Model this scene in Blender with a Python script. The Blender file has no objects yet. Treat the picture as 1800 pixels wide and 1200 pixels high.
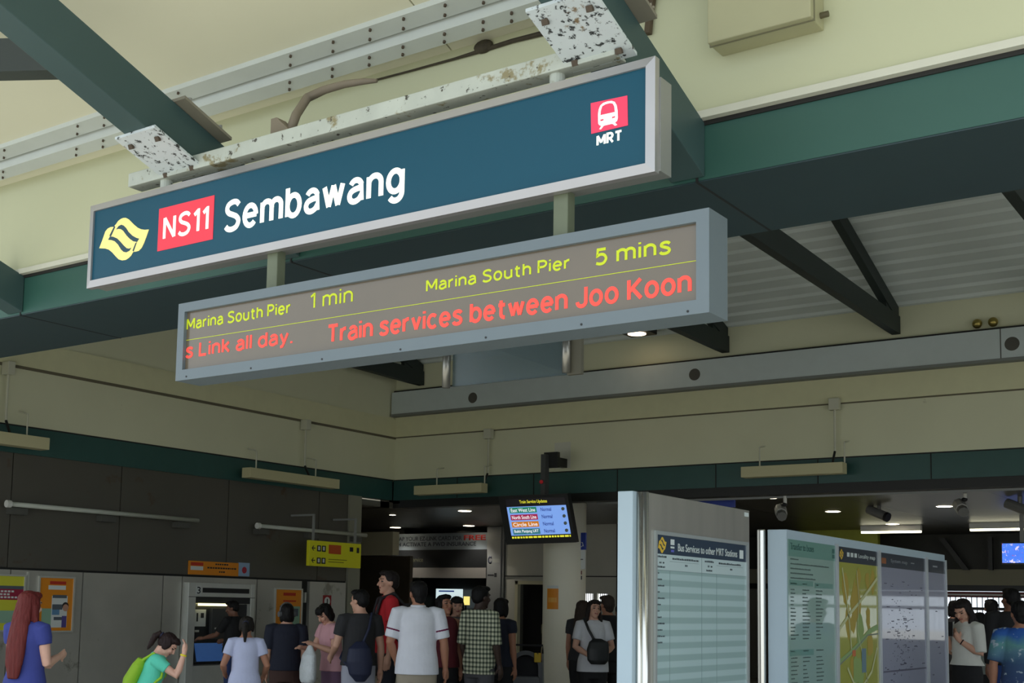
import bpy, bmesh, math, random
from mathutils import Vector, Matrix, noise
random.seed(7)
SC = bpy.context.scene
COL = SC.collection
# ------------------------------------------------------------------ camera
EYE = 1.5
F_PX, CX, CY = 2200.2, 768.0, 829.6
YAW, PITCH, ROLL = 0.638552, 0.104325, 0.021693
_fwd = Vector((-math.sin(YAW)*math.cos(PITCH), math.cos(YAW)*math.cos(PITCH), math.sin(PITCH)))
_r0 = Vector((math.cos(YAW), math.sin(YAW), 0)); _u0 = _r0.cross(_fwd)
RIGHT = math.cos(ROLL)*_r0 + math.sin(ROLL)*_u0
UP = -math.sin(ROLL)*_r0 + math.cos(ROLL)*_u0
FWD = _fwd
cam_data = bpy.data.cameras.new('camera'); cam = bpy.data.objects.new('camera', cam_data); COL.objects.link(cam)
cam_data.sensor_fit = 'HORIZONTAL'; cam_data.sensor_width = 36.0
cam_data.lens = F_PX/1800*36
cam_data.shift_x = (900-CX)/1800; cam_data.shift_y = (CY-600)/1800
cam_data.clip_start = 0.05; cam_data.clip_end = 500
m = Matrix((RIGHT, UP, -FWD)).transposed().to_4x4(); m.translation = Vector((0, 0, EYE))
cam.matrix_world = m
SC.camera = cam
# ------------------------------------------------------------------ sky, sun, exposure
w = bpy.data.worlds.new('sky'); SC.world = w; w.use_nodes = True
bg = w.node_tree.nodes['Background']
bg.inputs[0].default_value = (0.80, 0.90, 1.0, 1); bg.inputs[1].default_value = 1.35
sd = bpy.data.lights.new('sun', 'SUN'); sd.energy = 3.6; sd.angle = math.radians(2); sd.color = (1.0, 0.965, 0.91)
sun = bpy.data.objects.new('sun', sd); COL.objects.link(sun)
sun.rotation_euler = Vector((0.10, 0.42, -0.9)).to_track_quat('-Z', 'Y').to_euler()
sun.location = (-3, -12, 20)
SC.view_settings.view_transform = 'Standard'; SC.view_settings.look = 'None'
SC.view_settings.gamma = 1.0; SC.view_settings.use_curve_mapping = False
SC.view_settings.exposure = 0.3
# ------------------------------------------------------------------ materials
def lin(c):
    return tuple(((v/255)/12.92 if v/255 <= .04045 else ((v/255+.055)/1.055)**2.4) for v in c)
_M = {}
def mat(name, rgb, rough=.6, metal=0., noise_amt=0., noise_scale=6., spots=None, emit=0., bump=0., coat=0., stretch=None, spec=.5):
    """Principled material; noise_amt varies the tone, spots=(rgb, scale, threshold) adds patches of wear."""
    if name in _M: return _M[name]
    M = bpy.data.materials.new(name); M.use_nodes = True; nt = M.node_tree; N = nt.nodes; L = nt.links
    b = N['Principled BSDF']; c = lin(rgb)
    b.inputs['Base Color'].default_value = (*c, 1); b.inputs['Roughness'].default_value = rough
    b.inputs['Metallic'].default_value = metal; b.inputs['Specular IOR Level'].default_value = spec
    if coat: b.inputs['Coat Weight'].default_value = coat; b.inputs['Coat Roughness'].default_value = .04
    if emit:
        b.inputs['Emission Color'].default_value = (*c, 1); b.inputs['Emission Strength'].default_value = emit
    src = None
    if noise_amt or spots or bump:
        tc = N.new('ShaderNodeTexCoord'); mp = N.new('ShaderNodeMapping'); L.new(tc.outputs['Object'], mp.inputs[0])
        if stretch: mp.inputs['Scale'].default_value = stretch
    if noise_amt:
        nz = N.new('ShaderNodeTexNoise'); nz.inputs['Scale'].default_value = noise_scale; nz.inputs['Detail'].default_value = 6
        L.new(mp.outputs[0], nz.inputs['Vector'])
        mx = N.new('ShaderNodeMix'); mx.data_type = 'RGBA'
        mx.inputs['A'].default_value = (*[v*(1-noise_amt) for v in c], 1); mx.inputs['B'].default_value = (*[min(1, v*(1+noise_amt)) for v in c], 1)
        L.new(nz.outputs['Fac'], mx.inputs['Factor']); src = mx.outputs['Result']
    if spots:
        for col, scl, thr in spots:
            n2 = N.new('ShaderNodeTexNoise'); n2.inputs['Scale'].default_value = scl; n2.inputs['Detail'].default_value = 8; n2.inputs['Roughness'].default_value = .65
            L.new(mp.outputs[0], n2.inputs['Vector'])
            rp = N.new('ShaderNodeValToRGB'); rp.color_ramp.elements[0].position = thr; rp.color_ramp.elements[1].position = min(1, thr+.05)
            L.new(n2.outputs['Fac'], rp.inputs[0])
            m2 = N.new('ShaderNodeMix'); m2.data_type = 'RGBA'
            if src: L.new(src, m2.inputs['A'])
            else: m2.inputs['A'].default_value = (*c, 1)
            m2.inputs['B'].default_value = (*lin(col), 1); L.new(rp.outputs[0], m2.inputs['Factor']); src = m2.outputs['Result']
    if src: L.new(src, b.inputs['Base Color'])
    if bump:
        n3 = N.new('ShaderNodeTexNoise'); n3.inputs['Scale'].default_value = noise_scale*4; L.new(mp.outputs[0], n3.inputs['Vector'])
        bp = N.new('ShaderNodeBump'); bp.inputs['Strength'].default_value = bump; bp.inputs['Distance'].default_value = .01
        L.new(n3.outputs['Fac'], bp.inputs['Height']); L.new(bp.outputs[0], b.inputs['Normal'])
    _M[name] = M; return M
# ------------------------------------------------------------------ geometry helpers
def ray(px, py): return (RIGHT*((px-CX)/F_PX) - UP*((py-CY)/F_PX) + FWD)
def on(ax, val, px, py):
    """the point of the world plane ax=val that the photograph shows at (px, py)"""
    d = ray(px, py); i = 'xyz'.index(ax); o = Vector((0, 0, EYE))
    return o + d*((val-o[i])/d[i])
def uv(ax, val, px, py):
    p = on(ax, val, px, py); return (p.x, p.z) if ax == 'y' else (p.y, p.z)
def pt(ax, val, u, v, off=0.):
    return Vector((u, val-off, v)) if ax == 'y' else Vector((val+off, u, v))
class MB:
    def __init__(s): s.v = []; s.f = []; s.mi = []; s.k = 0
    def face(s, *i): s.f.append(i); s.mi.append(s.k)
    def box(s, x0, x1, y0, y1, z0, z1):
        x0, x1 = sorted((x0, x1)); y0, y1 = sorted((y0, y1)); z0, z1 = sorted((z0, z1))
        n = len(s.v); s.v += [(x, y, z) for z in (z0, z1) for y in (y0, y1) for x in (x0, x1)]
        for q in ((0, 2, 3, 1), (4, 5, 7, 6), (0, 1, 5, 4), (2, 6, 7, 3), (0, 4, 6, 2), (1, 3, 7, 5)): s.face(*[n+i for i in q])
        return s
    def prism(s, pts, d):
        """polygon pts (3D) swept along vector d"""
        n = len(s.v); k = len(pts); d = Vector(d); s.v += [tuple(Vector(p)) for p in pts] + [tuple(Vector(p)+d) for p in pts]
        s.face(*range(n+k-1, n-1, -1)); s.face(*range(n+k, n+2*k))
        for i in range(k): s.face(n+i, n+(i+1) % k, n+k+(i+1) % k, n+k+i)
        return s
    def ring(s, c, r, d, n=12, u=None):
        d = Vector(d).normalized()
        if u is None: u = d.cross(Vector((0, 0, 1)) if abs(d.z) < .9 else Vector((1, 0, 0)))
        u = (u-d*u.dot(d)).normalized(); v = u.cross(d); s.u = u
        i0 = len(s.v)
        for k in range(n):
            t = 2*math.pi*k/n; s.v.append(tuple(Vector(c)+u*(r*math.cos(t))+v*(r*math.sin(t))))
        return i0
    def tube(s, pts, r, n=10, cap=True, round_=False):
        pts = [Vector(p) for p in pts]; rs = r if isinstance(r, (list, tuple)) else [r]*len(pts)
        P, Rr, D = [], [], []
        for i, p in enumerate(pts):
            d = (pts[min(i+1, len(pts)-1)]-pts[max(i-1, 0)]).normalized()
            P.append(p); Rr.append(rs[i]); D.append(d)
        if round_:
            d0, d1 = D[0], D[-1]
            P = [P[0]-d0*rs[0]*.9, P[0]-d0*rs[0]*.6]+P+[P[-1]+d1*rs[-1]*.6, P[-1]+d1*rs[-1]*.9]
            Rr = [rs[0]*.4, rs[0]*.8]+list(Rr)+[rs[-1]*.8, rs[-1]*.4]; D = [d0, d0]+D+[d1, d1]
        R0 = []; s.u = None
        for p, q, d in zip(P, Rr, D): R0.append(s.ring(p, q, d, n, s.u))
        for a, b in zip(R0, R0[1:]):
            for k in range(n): s.face(a+k, a+(k+1) % n, b+(k+1) % n, b+k)
        if cap:
            s.face(*[R0[0]+k for k in range(n-1, -1, -1)]); s.face(*[R0[-1]+k for k in range(n)])
        return s
    def loft(s, secs, n=20, T=None):
        """secs: (centre, rx, ry) horizontal ellipses"""
        R0 = []
        for c, rx, ry in secs:
            R0.append(len(s.v))
            for k in range(n):
                t = 2*math.pi*k/n; p = Vector((c[0]+rx*math.cos(t), c[1]+ry*math.sin(t), c[2])); s.v.append(tuple(T(p) if T else p))
        for a, b in zip(R0, R0[1:]):
            for k in range(n): s.face(a+k, a+(k+1) % n, b+(k+1) % n, b+k)
        s.face(*[R0[0]+k for k in range(n-1, -1, -1)]); s.face(*[R0[-1]+k for k in range(n)])
        return s
    def ell(s, c, r, T=None, n=14, m=8):
        c = Vector(c); i0 = len(s.v)
        def put(p): s.v.append(tuple(T(p) if T else p))
        put(c+Vector((0, 0, -r[2])))
        for j in range(1, m):
            a = -math.pi/2+math.pi*j/m
            for k in range(n):
                t = 2*math.pi*k/n; put(c+Vector((r[0]*math.cos(a)*math.cos(t), r[1]*math.cos(a)*math.sin(t), r[2]*math.sin(a))))
        put(c+Vector((0, 0, r[2]))); last = len(s.v)-1
        for k in range(n):
            s.face(i0, i0+1+(k+1) % n, i0+1+k)
            b = i0+1+(m-2)*n; s.face(b+k, b+(k+1) % n, last)
        for j in range(m-2):
            a = i0+1+j*n
            for k in range(n): s.face(a+k, a+(k+1) % n, a+n+(k+1) % n, a+n+k)
        return s
    def mesh(s, name):
        me = bpy.data.meshes.new(name); me.from_pydata(s.v, [], s.f); me.update(); return me
    def build(s, name, mats, parent=None, bevel=0., smooth=False):
        me = s.mesh(name)
        for q in (mats if isinstance(mats, (list, tuple)) else [mats]): me.materials.append(q)
        me.polygons.foreach_set('material_index', s.mi)
        bm = bmesh.new(); bm.from_mesh(me); bmesh.ops.recalc_face_normals(bm, faces=bm.faces); bm.to_mesh(me); bm.free()
        if smooth:
            me.polygons.foreach_set('use_smooth', [True]*len(me.polygons))
        return link(name, me, parent, bevel)
def link(name, me, parent=None, bevel=0.):
    o = bpy.data.objects.new(name, me); COL.objects.link(o)
    if parent is not None: put_under(o, parent)
    if bevel:
        b = o.modifiers.new('bevel', 'BEVEL'); b.width = bevel; b.segments = 2; b.limit_method = 'ANGLE'
    return o
def mw(o):
    M = Matrix.LocRotScale(o.location, o.rotation_euler, o.scale)
    return mw(o.parent) @ o.matrix_parent_inverse @ M if o.parent else M
def put_under(o, parent):
    o.parent = parent; o.matrix_parent_inverse = mw(parent).inverted()
def tag(o, label, cat, group=None):
    o['label'] = label; o['category'] = cat
    if group: o['group'] = group
    return o
def thing(name, label, cat, loc=(0, 0, 0), group=None):
    o = bpy.data.objects.new(name, None); COL.objects.link(o); o.location = loc; o.empty_display_size = .1
    return tag(o, label, cat, group)
def struct(o): o['kind'] = 'structure'; return o
def copy_tree(o, label=None, loc=None):
    c = o.copy(); COL.objects.link(c)
    if loc is not None: c.location = loc
    if label: c['label'] = label
    def rec(src, dst):
        for ch in list(src.children):
            d = ch.copy(); COL.objects.link(d); d.parent = dst; rec(ch, d)
    rec(o, c); return c
def box(name, m_, x0, x1, y0, y1, z0, z1, parent=None, bevel=0.):
    return MB().box(x0, x1, y0, y1, z0, z1).build(name, m_, parent, bevel)
def flat(name, m_, parent, ax, val, pts, off=0., th=.002):
    """polygon in the plane ax=val (u,v points) standing off..off+th proud of it"""
    a = [pt(ax, val, u, v, off) for u, v in pts]; n = pt(ax, val, 0, 0, th)-pt(ax, val, 0, 0, 0)
    return MB().prism(a, n).build(name, m_, parent)
def rect(name, m_, parent, ax, val, u0, v0, u1, v1, off=0., th=.002):
    return flat(name, m_, parent, ax, val, [(u0, v0), (u1, v0), (u1, v1), (u0, v1)], off, th)
def text(name, s, m_, parent, ax, val, bx, off=.003, th=.0015, bold=0., place=None):
    """lettering fitted to the rectangle bx=(u0,v0,u1,v1) of a plane"""
    cu = bpy.data.curves.new(name, 'FONT'); cu.body = s; cu.size = 1; cu.offset = bold; cu.resolution_u = 4
    t = bpy.data.objects.new(name+'_curve', cu); COL.objects.link(t)
    bpy.context.view_layer.update()
    me = bpy.data.meshes.new_from_object(t.evaluated_get(bpy.context.evaluated_depsgraph_get()))
    bpy.data.objects.remove(t); bpy.data.curves.remove(cu)
    xs = [v.co.x for v in me.vertices]; ys = [v.co.y for v in me.vertices]
    x0, x1, y0, y1 = min(xs), max(xs), min(ys), max(ys); u0, v0, u1, v1 = bx
    bm = bmesh.new(); bm.from_mesh(me)
    for v in bm.verts:
        u = u0+(v.co.x-x0)/(x1-x0)*(u1-u0); q = v0+(v.co.y-y0)/(y1-y0)*(v1-v0)
        v.co = pt(ax, val, u, q, off)
    g = bmesh.ops.extrude_face_region(bm, geom=bm.faces[:])
    d = pt(ax, val, 0, 0, th)-pt(ax, val, 0, 0, 0)
    for v in g['geom']:
        if isinstance(v, bmesh.types.BMVert): v.co += d
    bmesh.ops.recalc_face_normals(bm, faces=bm.faces)
    bm.to_mesh(me); bm.free(); me.name = name
    me.materials.clear(); me.materials.append(m_)
    return link(name, me, parent)
def px_box(ax, val, x0, y0, x1, y1):
    """(u0,v0,u1,v1) from a lower-left and an upper-right photo point on the plane"""
    a = uv(ax, val, x0, y0); b = uv(ax, val, x1, y1); return (a[0], a[1], b[0], b[1])
# ------------------------------------------------------------------ stroke lettering (signwriter's sans)
def _arc(cx, cy, rx, ry, a0, a1, n=12):
    return [(cx+rx*math.cos(math.radians(a0+(a1-a0)*k/n)), cy+ry*math.sin(math.radians(a0+(a1-a0)*k/n))) for k in range(n+1)]
def _spl(P, n=5):
    out = []
    for i in range(len(P)-1):
        p0, p1, p2, p3 = P[max(0, i-1)], P[i], P[i+1], P[min(len(P)-1, i+2)]
        for k in range(n):
            t = k/n; out.append(tuple(.5*((2*p1[j])+(-p0[j]+p2[j])*t+(2*p0[j]-5*p1[j]+4*p2[j]-p3[j])*t*t+(-p0[j]+3*p1[j]-3*p2[j]+p3[j])*t**3) for j in (0, 1)))
    return out+[P[-1]]
X_ = .72
_sml = _spl([(.43, .60), (.36, .69), (.22, .72), (.07, .66), (.05, .52), (.2, .41), (.34, .33), (.42, .2), (.36, .05), (.2, 0), (.05, .04), (0, .14)])
_O = _arc(.25, .36, .25, .36, 0, 360, 24)
GLYPH = {
 'n': (.46, [[(0, 0), (0, X_)], [(0, .44)]+_arc(.23, .47, .23, .25, 180, 0)+[(.46, 0)]]),
 'm': (.80, [[(0, 0), (0, X_)], [(0, .46)]+_arc(.2, .50, .2, .22, 180, 0)+[(.40, 0)], [(.40, .46)]+_arc(.6, .50, .2, .22, 180, 0)+[(.80, 0)]]),
 'i': (0, [[(0, 0), (0, X_)], [(0, .88), (0, 1.0)]]), 'l': (0, [[(0, 0), (0, 1)]]),
 'r': (.27, [[(0, 0), (0, X_)], [(0, .40)]+_arc(.27, .42, .27, .28, 180, 85, 8)]),
 'u': (.46, [[(0, X_), (0, .25)]+_arc(.23, .25, .23, .25, 180, 360)+[(.46, .3)], [(.46, X_), (.46, 0)]]),
 't': (.34, [[(.13, .95), (.13, .2)]+_arc(.31, .2, .18, .2, 180, 280, 6), [(0, .70), (.34, .70)]]),
 'h': (.46, [[(0, 0), (0, 1)], [(0, .44)]+_arc(.23, .47, .23, .25, 180, 0)+[(.46, 0)]]),
 'e': (.50, [_arc(.25, .36, .25, .36, 0, 318, 20), [(0, .37), (.52, .37)]]), 'o': (.50, [_O]), 'c': (.46, [_arc(.25, .36, .25, .36, 45, 315, 16)]),
 's': (.43, [_sml]), 'S': (.56, [_spl([(x*1.3, y/.72) for x, y in [(.43, .62), (.35, .70), (.22, .72), (.07, .66), (.03, .54), (.1, .44), (.22, .385), (.36, .31), (.43, .19), (.36, .05), (.2, 0), (.07, .03), (0, .10)]])]),
 'a': (.46, [_arc(.24, .49, .21, .23, 155, 0, 10)+[(.46, .5), (.46, 0)], _spl([(.46, .43), (.26, .42), (.07, .35), (0, .2), (.06, .05), (.2, 0), (.36, .06), (.46, .2)])]),
 'd': (.50, [_O, [(.5, 0), (.5, 1)]]), 'b': (.50, [_O, [(0, 0), (0, 1)]]),
 'g': (.50, [_arc(.25, .38, .25, .34, 0, 360, 24), [(.5, X_), (.5, -.02)]+_arc(.27, -.02, .23, .25, 0, -150, 10)]),
 'w': (.72, [[(0, X_), (.18, .02)], [(.18, .02), (.36, X_)], [(.36, X_), (.54, .02)], [(.54, .02), (.72, X_)]]), 'v': (.44, [[(0, X_), (.22, .02)], [(.22, .02), (.44, X_)]]),
 'y': (.46, [[(0, X_), (.23, .03)], [(.46, X_), (.23, .03), (.14, -.20), (.0, -.25)]]),
 'k': (.44, [[(0, 0), (0, 1)], [(.42, X_), (.02, .30)], [(.13, .42), (.45, 0)]]),
 'M': (.74, [[(0, 0), (0, 1)], [(.02, .98), (.37, .22)], [(.37, .22), (.72, .98)], [(.74, 1), (.74, 0)]]), 'N': (.56, [[(0, 0), (0, 1)], [(.01, .98), (.55, .02)], [(.56, 0), (.56, 1)]]),
 'P': (.52, [[(0, 0), (0, 1), (.26, 1)]+_arc(.26, .735, .26, .265, 90, -90)+[(0, .47)]]),
 'R': (.54, [[(0, 0), (0, 1), (.26, 1)]+_arc(.26, .735, .25, .265, 90, -90)+[(0, .47)], [(.24, .47), (.54, 0)]]),
 'T': (.60, [[(0, .97), (.60, .97)], [(.30, 1), (.30, 0)]]), 'L': (.46, [[(0, 1), (0, .03), (.46, .03)]]),
 'J': (.42, [[(.42, 1), (.42, .24)]+_arc(.21, .24, .21, .24, 0, -180)]), 'K': (.56, [[(0, 0), (0, 1)], [(.54, 1), (.02, .40)], [(.16, .56), (.57, 0)]]),
 '1': (.22, [[(0, .80), (.2, .98), (.22, 0)][:2]+[(.22, .98), (.22, 0)]]),
 '5': (.48, [[(.46, .97), (.08, .97), (.04, .54)]+_spl([(.04, .54), (.2, .64), (.38, .58), (.48, .33), (.38, .07), (.2, 0), (0, .08)])]),
 '.': (.02, [[(.01, -.06), (.01, .07)]]),
}
def lettering(name, s, m_, parent, ax, val, bx, wt=.15, gap=.25, off=.001, th=.0015, space=.45):
    """signwritten words fitted to bx=(u0,v0,u1,v1); every word is a mesh of its own"""
    words, x = [], 0.
    strokes = []
    for wd in s.split(' '):
        cur = []
        for ch in wd:
            W0, st = GLYPH[ch]
            cur.append([[(x+a, c) for a, c in q] for q in st]); x += W0+gap
        words.append(cur); x += space-gap+.12
    pts = [p for wd in words for g in wd for q in g for p in q]
    xs0, xs1 = min(p[0] for p in pts)-wt/2, max(p[0] for p in pts)+wt/2; ys0, ys1 = min(p[1] for p in pts)-wt*.3, max(p[1] for p in pts)+wt*.3
    sy = (bx[3]-bx[1])/(ys1-ys0); w_ = wt*sy
    sx = (bx[2]-bx[0]-w_)/(xs1-xs0-wt)
    for wd in words:
        b = MB()
        for g in wd:
            for iq, q in enumerate(g):
                P = [Vector((bx[0]+w_/2+(a-xs0-wt/2)*sx, bx[1]+(c-ys0)*sy)) for a, c in q]
                P = [p for i, p in enumerate(P) if i == 0 or (p-P[i-1]).length > 1e-5]
                closed = (P[0]-P[-1]).length < 1e-4
                if closed: P = P[:-1]
                n = len(P); L, R = [], []
                for i in range(n):
                    a = P[i-1] if (closed or i > 0) else None; c = P[(i+1) % n] if (closed or i < n-1) else None
                    d1 = (P[i]-a).normalized() if a is not None else (c-P[i]).normalized(); d2 = (c-P[i]).normalized() if c is not None else d1
                    n1 = Vector((-d1.y, d1.x)); n2 = Vector((-d2.y, d2.x)); mm = n1+n2
                    if mm.length < .3: mm = n1
                    mm.normalize(); k = min(1.4, 1/max(.4, mm.dot(n1)))
                    L.append(P[i]+mm*(w_/2*k)); R.append(P[i]-mm*(w_/2*k))
                i0 = len(b.v)
                for p in L+R: b.v.append(tuple(pt(ax, val, p.x, p.y, off)))
                for p in L+R: b.v.append(tuple(pt(ax, val, p.x, p.y, off+th+.00035*iq)))
                m2 = 2*n
                for i in range(n if closed else n-1):
                    j = (i+1) % n
                    b.face(i0+m2+i, i0+m2+n+i, i0+m2+n+j, i0+m2+j); b.face(i0+i, i0+j, i0+n+j, i0+n+i)
                    b.face(i0+i, i0+m2+i, i0+m2+j, i0+j); b.face(i0+n+i, i0+n+j, i0+m2+n+j, i0+m2+n+i)
                if not closed:
                    for i in (0, n-1): b.face(i0+i, i0+n+i, i0+m2+n+i, i0+m2+i)
        me = b.mesh(name); me.materials.append(m_)
        link(name, me, parent)
# ------------------------------------------------------------------ shared materials
CREAM = mat('cream paint', (214, 214, 184), .75, noise_amt=.06, noise_scale=1.3, spots=[((168, 164, 128), 3.0, .70)])
SOFFIT = mat('cream soffit', (216, 214, 188), .75, noise_amt=.05, noise_scale=.9)
GREEN = mat('dark green steel', (46, 88, 78), .5, noise_amt=.08, noise_scale=2)
GREENU = GREEN
RAFT = mat('rafter green paint', (56, 80, 80), .5, noise_amt=.1, noise_scale=2)
BLACKG = mat('truss paint', (36, 46, 44), .6, noise_amt=.1)
DECK = mat('galvanised deck', (214, 222, 218), .55, 0, noise_amt=.1, noise_scale=1.2)
TRAY = mat('grey cable tray', (196, 206, 206), .55, 0, noise_amt=.05)
PANEL = mat('dark wall panel', (84, 81, 73), .45, noise_amt=.15, noise_scale=1.2, spots=[((78, 62, 48), 1.1, .62)])
STEEL = mat('brushed stainless', (182, 180, 170), .38, .35, noise_amt=.22, noise_scale=1.6, spots=[((142, 139, 126), 1.3, .60)])
SEAM = mat('dark seam', (34, 34, 32), .7)
DARKC = mat('concourse ceiling', (58, 57, 54), .35, .2, noise_amt=.25, noise_scale=2.4, stretch=(1, 3, 1))
WHITE = mat('white plastic', (222, 222, 214), .5)
BLACK = mat('black plastic', (22, 23, 23), .45)
GREY = mat('grey paint', (140, 142, 138), .5)
DUCT = mat('conduit grey', (196, 196, 176), .55)
ALU = mat('sign aluminium', (178, 176, 176), .35, .6, noise_amt=.05)
PEEL = mat('peeling white paint', (182, 188, 178), .6, noise_amt=.2, noise_scale=7, spots=[((138, 130, 98), 6, .57), ((60, 56, 46), 22, .61)])
PLATE = mat('flaking plate', (196, 206, 208), .6, spots=[((40, 44, 44), 30, .555), ((122, 104, 76), 8, .62)], noise_amt=.1)
CONC = mat('plaza concrete', (186, 183, 174), .85, noise_amt=.1, noise_scale=.8)
TILE = mat('granite floor tile', (176, 172, 162), .4, noise_amt=.15, noise_scale=14)
XL, YB, YF = -13.42, 16.84, 5.2          # left wall, back wall, canopy beam face
# ------------------------------------------------------------------ ground and floor
struct(box('floor', TILE, -24, 9, 5.2, 33, -.2, 0))
struct(box('ground', CONC, -90, 90, -60, 5.2, -.2, 0))
struct(box('ground', CONC, -90, 90, 33, 120, -.2, 0))
struct(box('ground', CONC, 9, 90, 5.2, 33, -.2, 0))
# ------------------------------------------------------------------ front canopy: soffit, wall above the beam
SL = .34
def soffit_z(y): return 4.42+SL*(YF-y)
b = MB()
for x0, x1 in ((-16, -6.3), (-6.29, -3.8), (-3.79, -1.3), (-1.29, 6)):
    b.prism([(x0, YF, soffit_z(YF)), (x0, 1.2, soffit_z(1.2)), (x0, 1.2, soffit_z(1.2)+.12), (x0, YF, soffit_z(YF)+.12)], (x1-x0, 0, 0))
struct(b.build('ceiling_canopy', SOFFIT))
FCREAM = mat('front wall cream', (193, 195, 162), .75, noise_amt=.05, noise_scale=1.1)
struct(box('wall_front', FCREAM, -16, 6, 5.165, 5.30, 3.775, 9.9))
struct(box('trim_1', mat('grey white lip', (206, 206, 190), .7, noise_amt=.08), -16, 6, 5.15, 5.30, 3.74, 3.775))
struct(box('trim_2', SEAM, -16, 6, 5.19, 5.35, 3.72, 3.74))
# ------------------------------------------------------------------ atrium: left wall, back wall, deck
struct(box('wall_left', CREAM, XL-.25, XL, 5.3, 17.0, 3.60, 9.8))
struct(box('trim_3', mat('dark green band', (44, 82, 78), .4, noise_amt=.1), XL-.2, XL-.03, 5.3, 16.84, 3.25, 3.60))
struct(box('trim_4', SEAM, XL-.25, XL-.01, 5.3, 16.84, 3.585, 3.61))
struct(box('trim_5', mat('upper cream strip', (214, 212, 174), .75, noise_amt=.06), XL, XL+.03, 5.3, 16.84, 4.34, 4.66))
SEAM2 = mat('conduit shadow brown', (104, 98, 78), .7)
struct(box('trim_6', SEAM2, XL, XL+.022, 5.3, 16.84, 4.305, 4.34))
struct(box('wall_back', CREAM, XL-.25, 6, YB, YB+.25, 3.60, 5.9))
struct(box('trim_7', mat('dark green band', (44, 82, 78)), XL-.03, 6, YB+.03, YB+.25, 3.25, 3.60))
b = MB()
for x in (-12.1, -10.6, -9.1, -7.5, -6.0, -4.5, -3.0): b.box(x, x+.012, YB+.02, YB+.04, 3.25, 3.585)
struct(b.build('trim_8', SEAM))
struct(box('trim_9', SEAM, XL, 6, YB+.005, YB+.2, 3.585, 3.61))
struct(box('trim_10', mat('upper cream strip', (214, 212, 174)), XL, 6, YB-.03, YB, 4.34, 4.68))
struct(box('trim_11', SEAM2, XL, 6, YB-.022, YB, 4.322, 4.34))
struct(box('trim_12', mat('black header', (26, 27, 26), .5), XL+.1, 6, YB+.05, YB+.3, 3.12, 3.25))
struct(box('trim_13', GREY, -9.6, 6, YB+.301, YB+.34, 3.09, 3.14))
# corrugated deck, ribs run along X
dz = lambda y: 5.60+.335*(YB-y)
prof = []; y = 17.0
while y > 5.2:
    for dy, h in ((0, 0), (.155, 0), (.175, .035), (.215, .035), (.235, 0)):
        prof.append((y-dy, dz(y-dy)-h))
    y -= .235
b = MB()
n = len(prof)
for x in (XL-.2, 6.2):
    b.v += [(x, p[0], p[1]) for p in prof]+[(x, p[0], p[1]+.09) for p in prof]
for i in range(n-1):
    b.face(i, i+1, 2*n+i+1, 2*n+i); b.face(n+i+1, n+i, 3*n+i, 3*n+i+1)
for q in (0, n-1): b.face(q, n+q, 3*n+q, 2*n+q)
struct(b.build('ceiling_atrium', DECK))
# left wall below the band: dark panels, stainless cladding, end pillar
b = MB()
for y0, y1 in ((5.3, 7.4), (7.41, 9.3), (9.31, 11.0), (11.01, 13.0), (13.01, 15.0), (15.01, 15.72)):
    b.box(XL-.2, XL-.06, y0, y1-.005, 1.83, 3.25)
struct(b.build('wall_left_panel', PANEL))
b = MB()
for y0, y1 in ((5.3, 7.6), (7.61, 9.33), (9.34, 10.42), (10.43, 11.78), (11.79, 12.13), (12.14, 13.62), (13.63, 14.62), (14.80, 15.68)):
    b.box(XL-.2, XL-.02, y0, y1-.008, 0, 1.80)
struct(b.build('wall_left_cladding', STEEL))
struct(box('trim_14', SEAM, XL-.25, XL-.08, 5.3, 15.72, 0, 3.3))
struct(box('wall_left_pillar', mat('pillar cream', (140, 139, 122), .7), XL-.25, XL-.02, 15.72, 16.02, 0, 3.25))
# concourse beyond the back wall
YE = 27.0
b = MB()
x = -22.0
while x < 6: b.box(x, x+1.995, YB+.30, 22.0, 3.14, 3.22); b.box(x, x+1.995, 22.005, YE, 3.14, 3.22); x += 2
struct(b.build('ceiling_concourse', DARKC))
struct(box('ceiling_concourse_top', SEAM, -24, 6.2, YB+.25, 33, 3.9, 4.0))
struct(box('wall_concourse_left', mat('dim wall', (120, 116, 104), .7), -22.2, -22, YB, 33, 0, 4))
struct(box('wall_inner_left', mat('dim wall', (120, 116, 104)), -22, -14.3, YB+.0, YB+.2, 0, 3.14))  # unseen wall added to keep stray daylight out of the concourse
struct(box('ceiling_leak_block', mat('dim wall', (120, 116, 104)), -14.4, XL-.25, 15.75, YB+.3, 3.14, 3.24))  # lid added over the gap behind the pillar to block a daylight leak
struct(box('wall_leak_block_return', mat('dim wall', (120, 116, 104)), -14.4, -14.3, 15.75, YB, 0, 3.14))  # unseen wall added to seal off leaking sky light
struct(box('wall_leak_block_link', mat('dim wall', (120, 116, 104)), -14.3, XL-.25, 15.75, 15.85, 0, 3.14))  # unseen filler added where daylight leaked past the end pillar
struct(box('wall_inner_left', mat('dim wall', (120, 116, 104)), -22, XL-.25, YB-.05, YB+.2, 3.14, 5.9))
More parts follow.
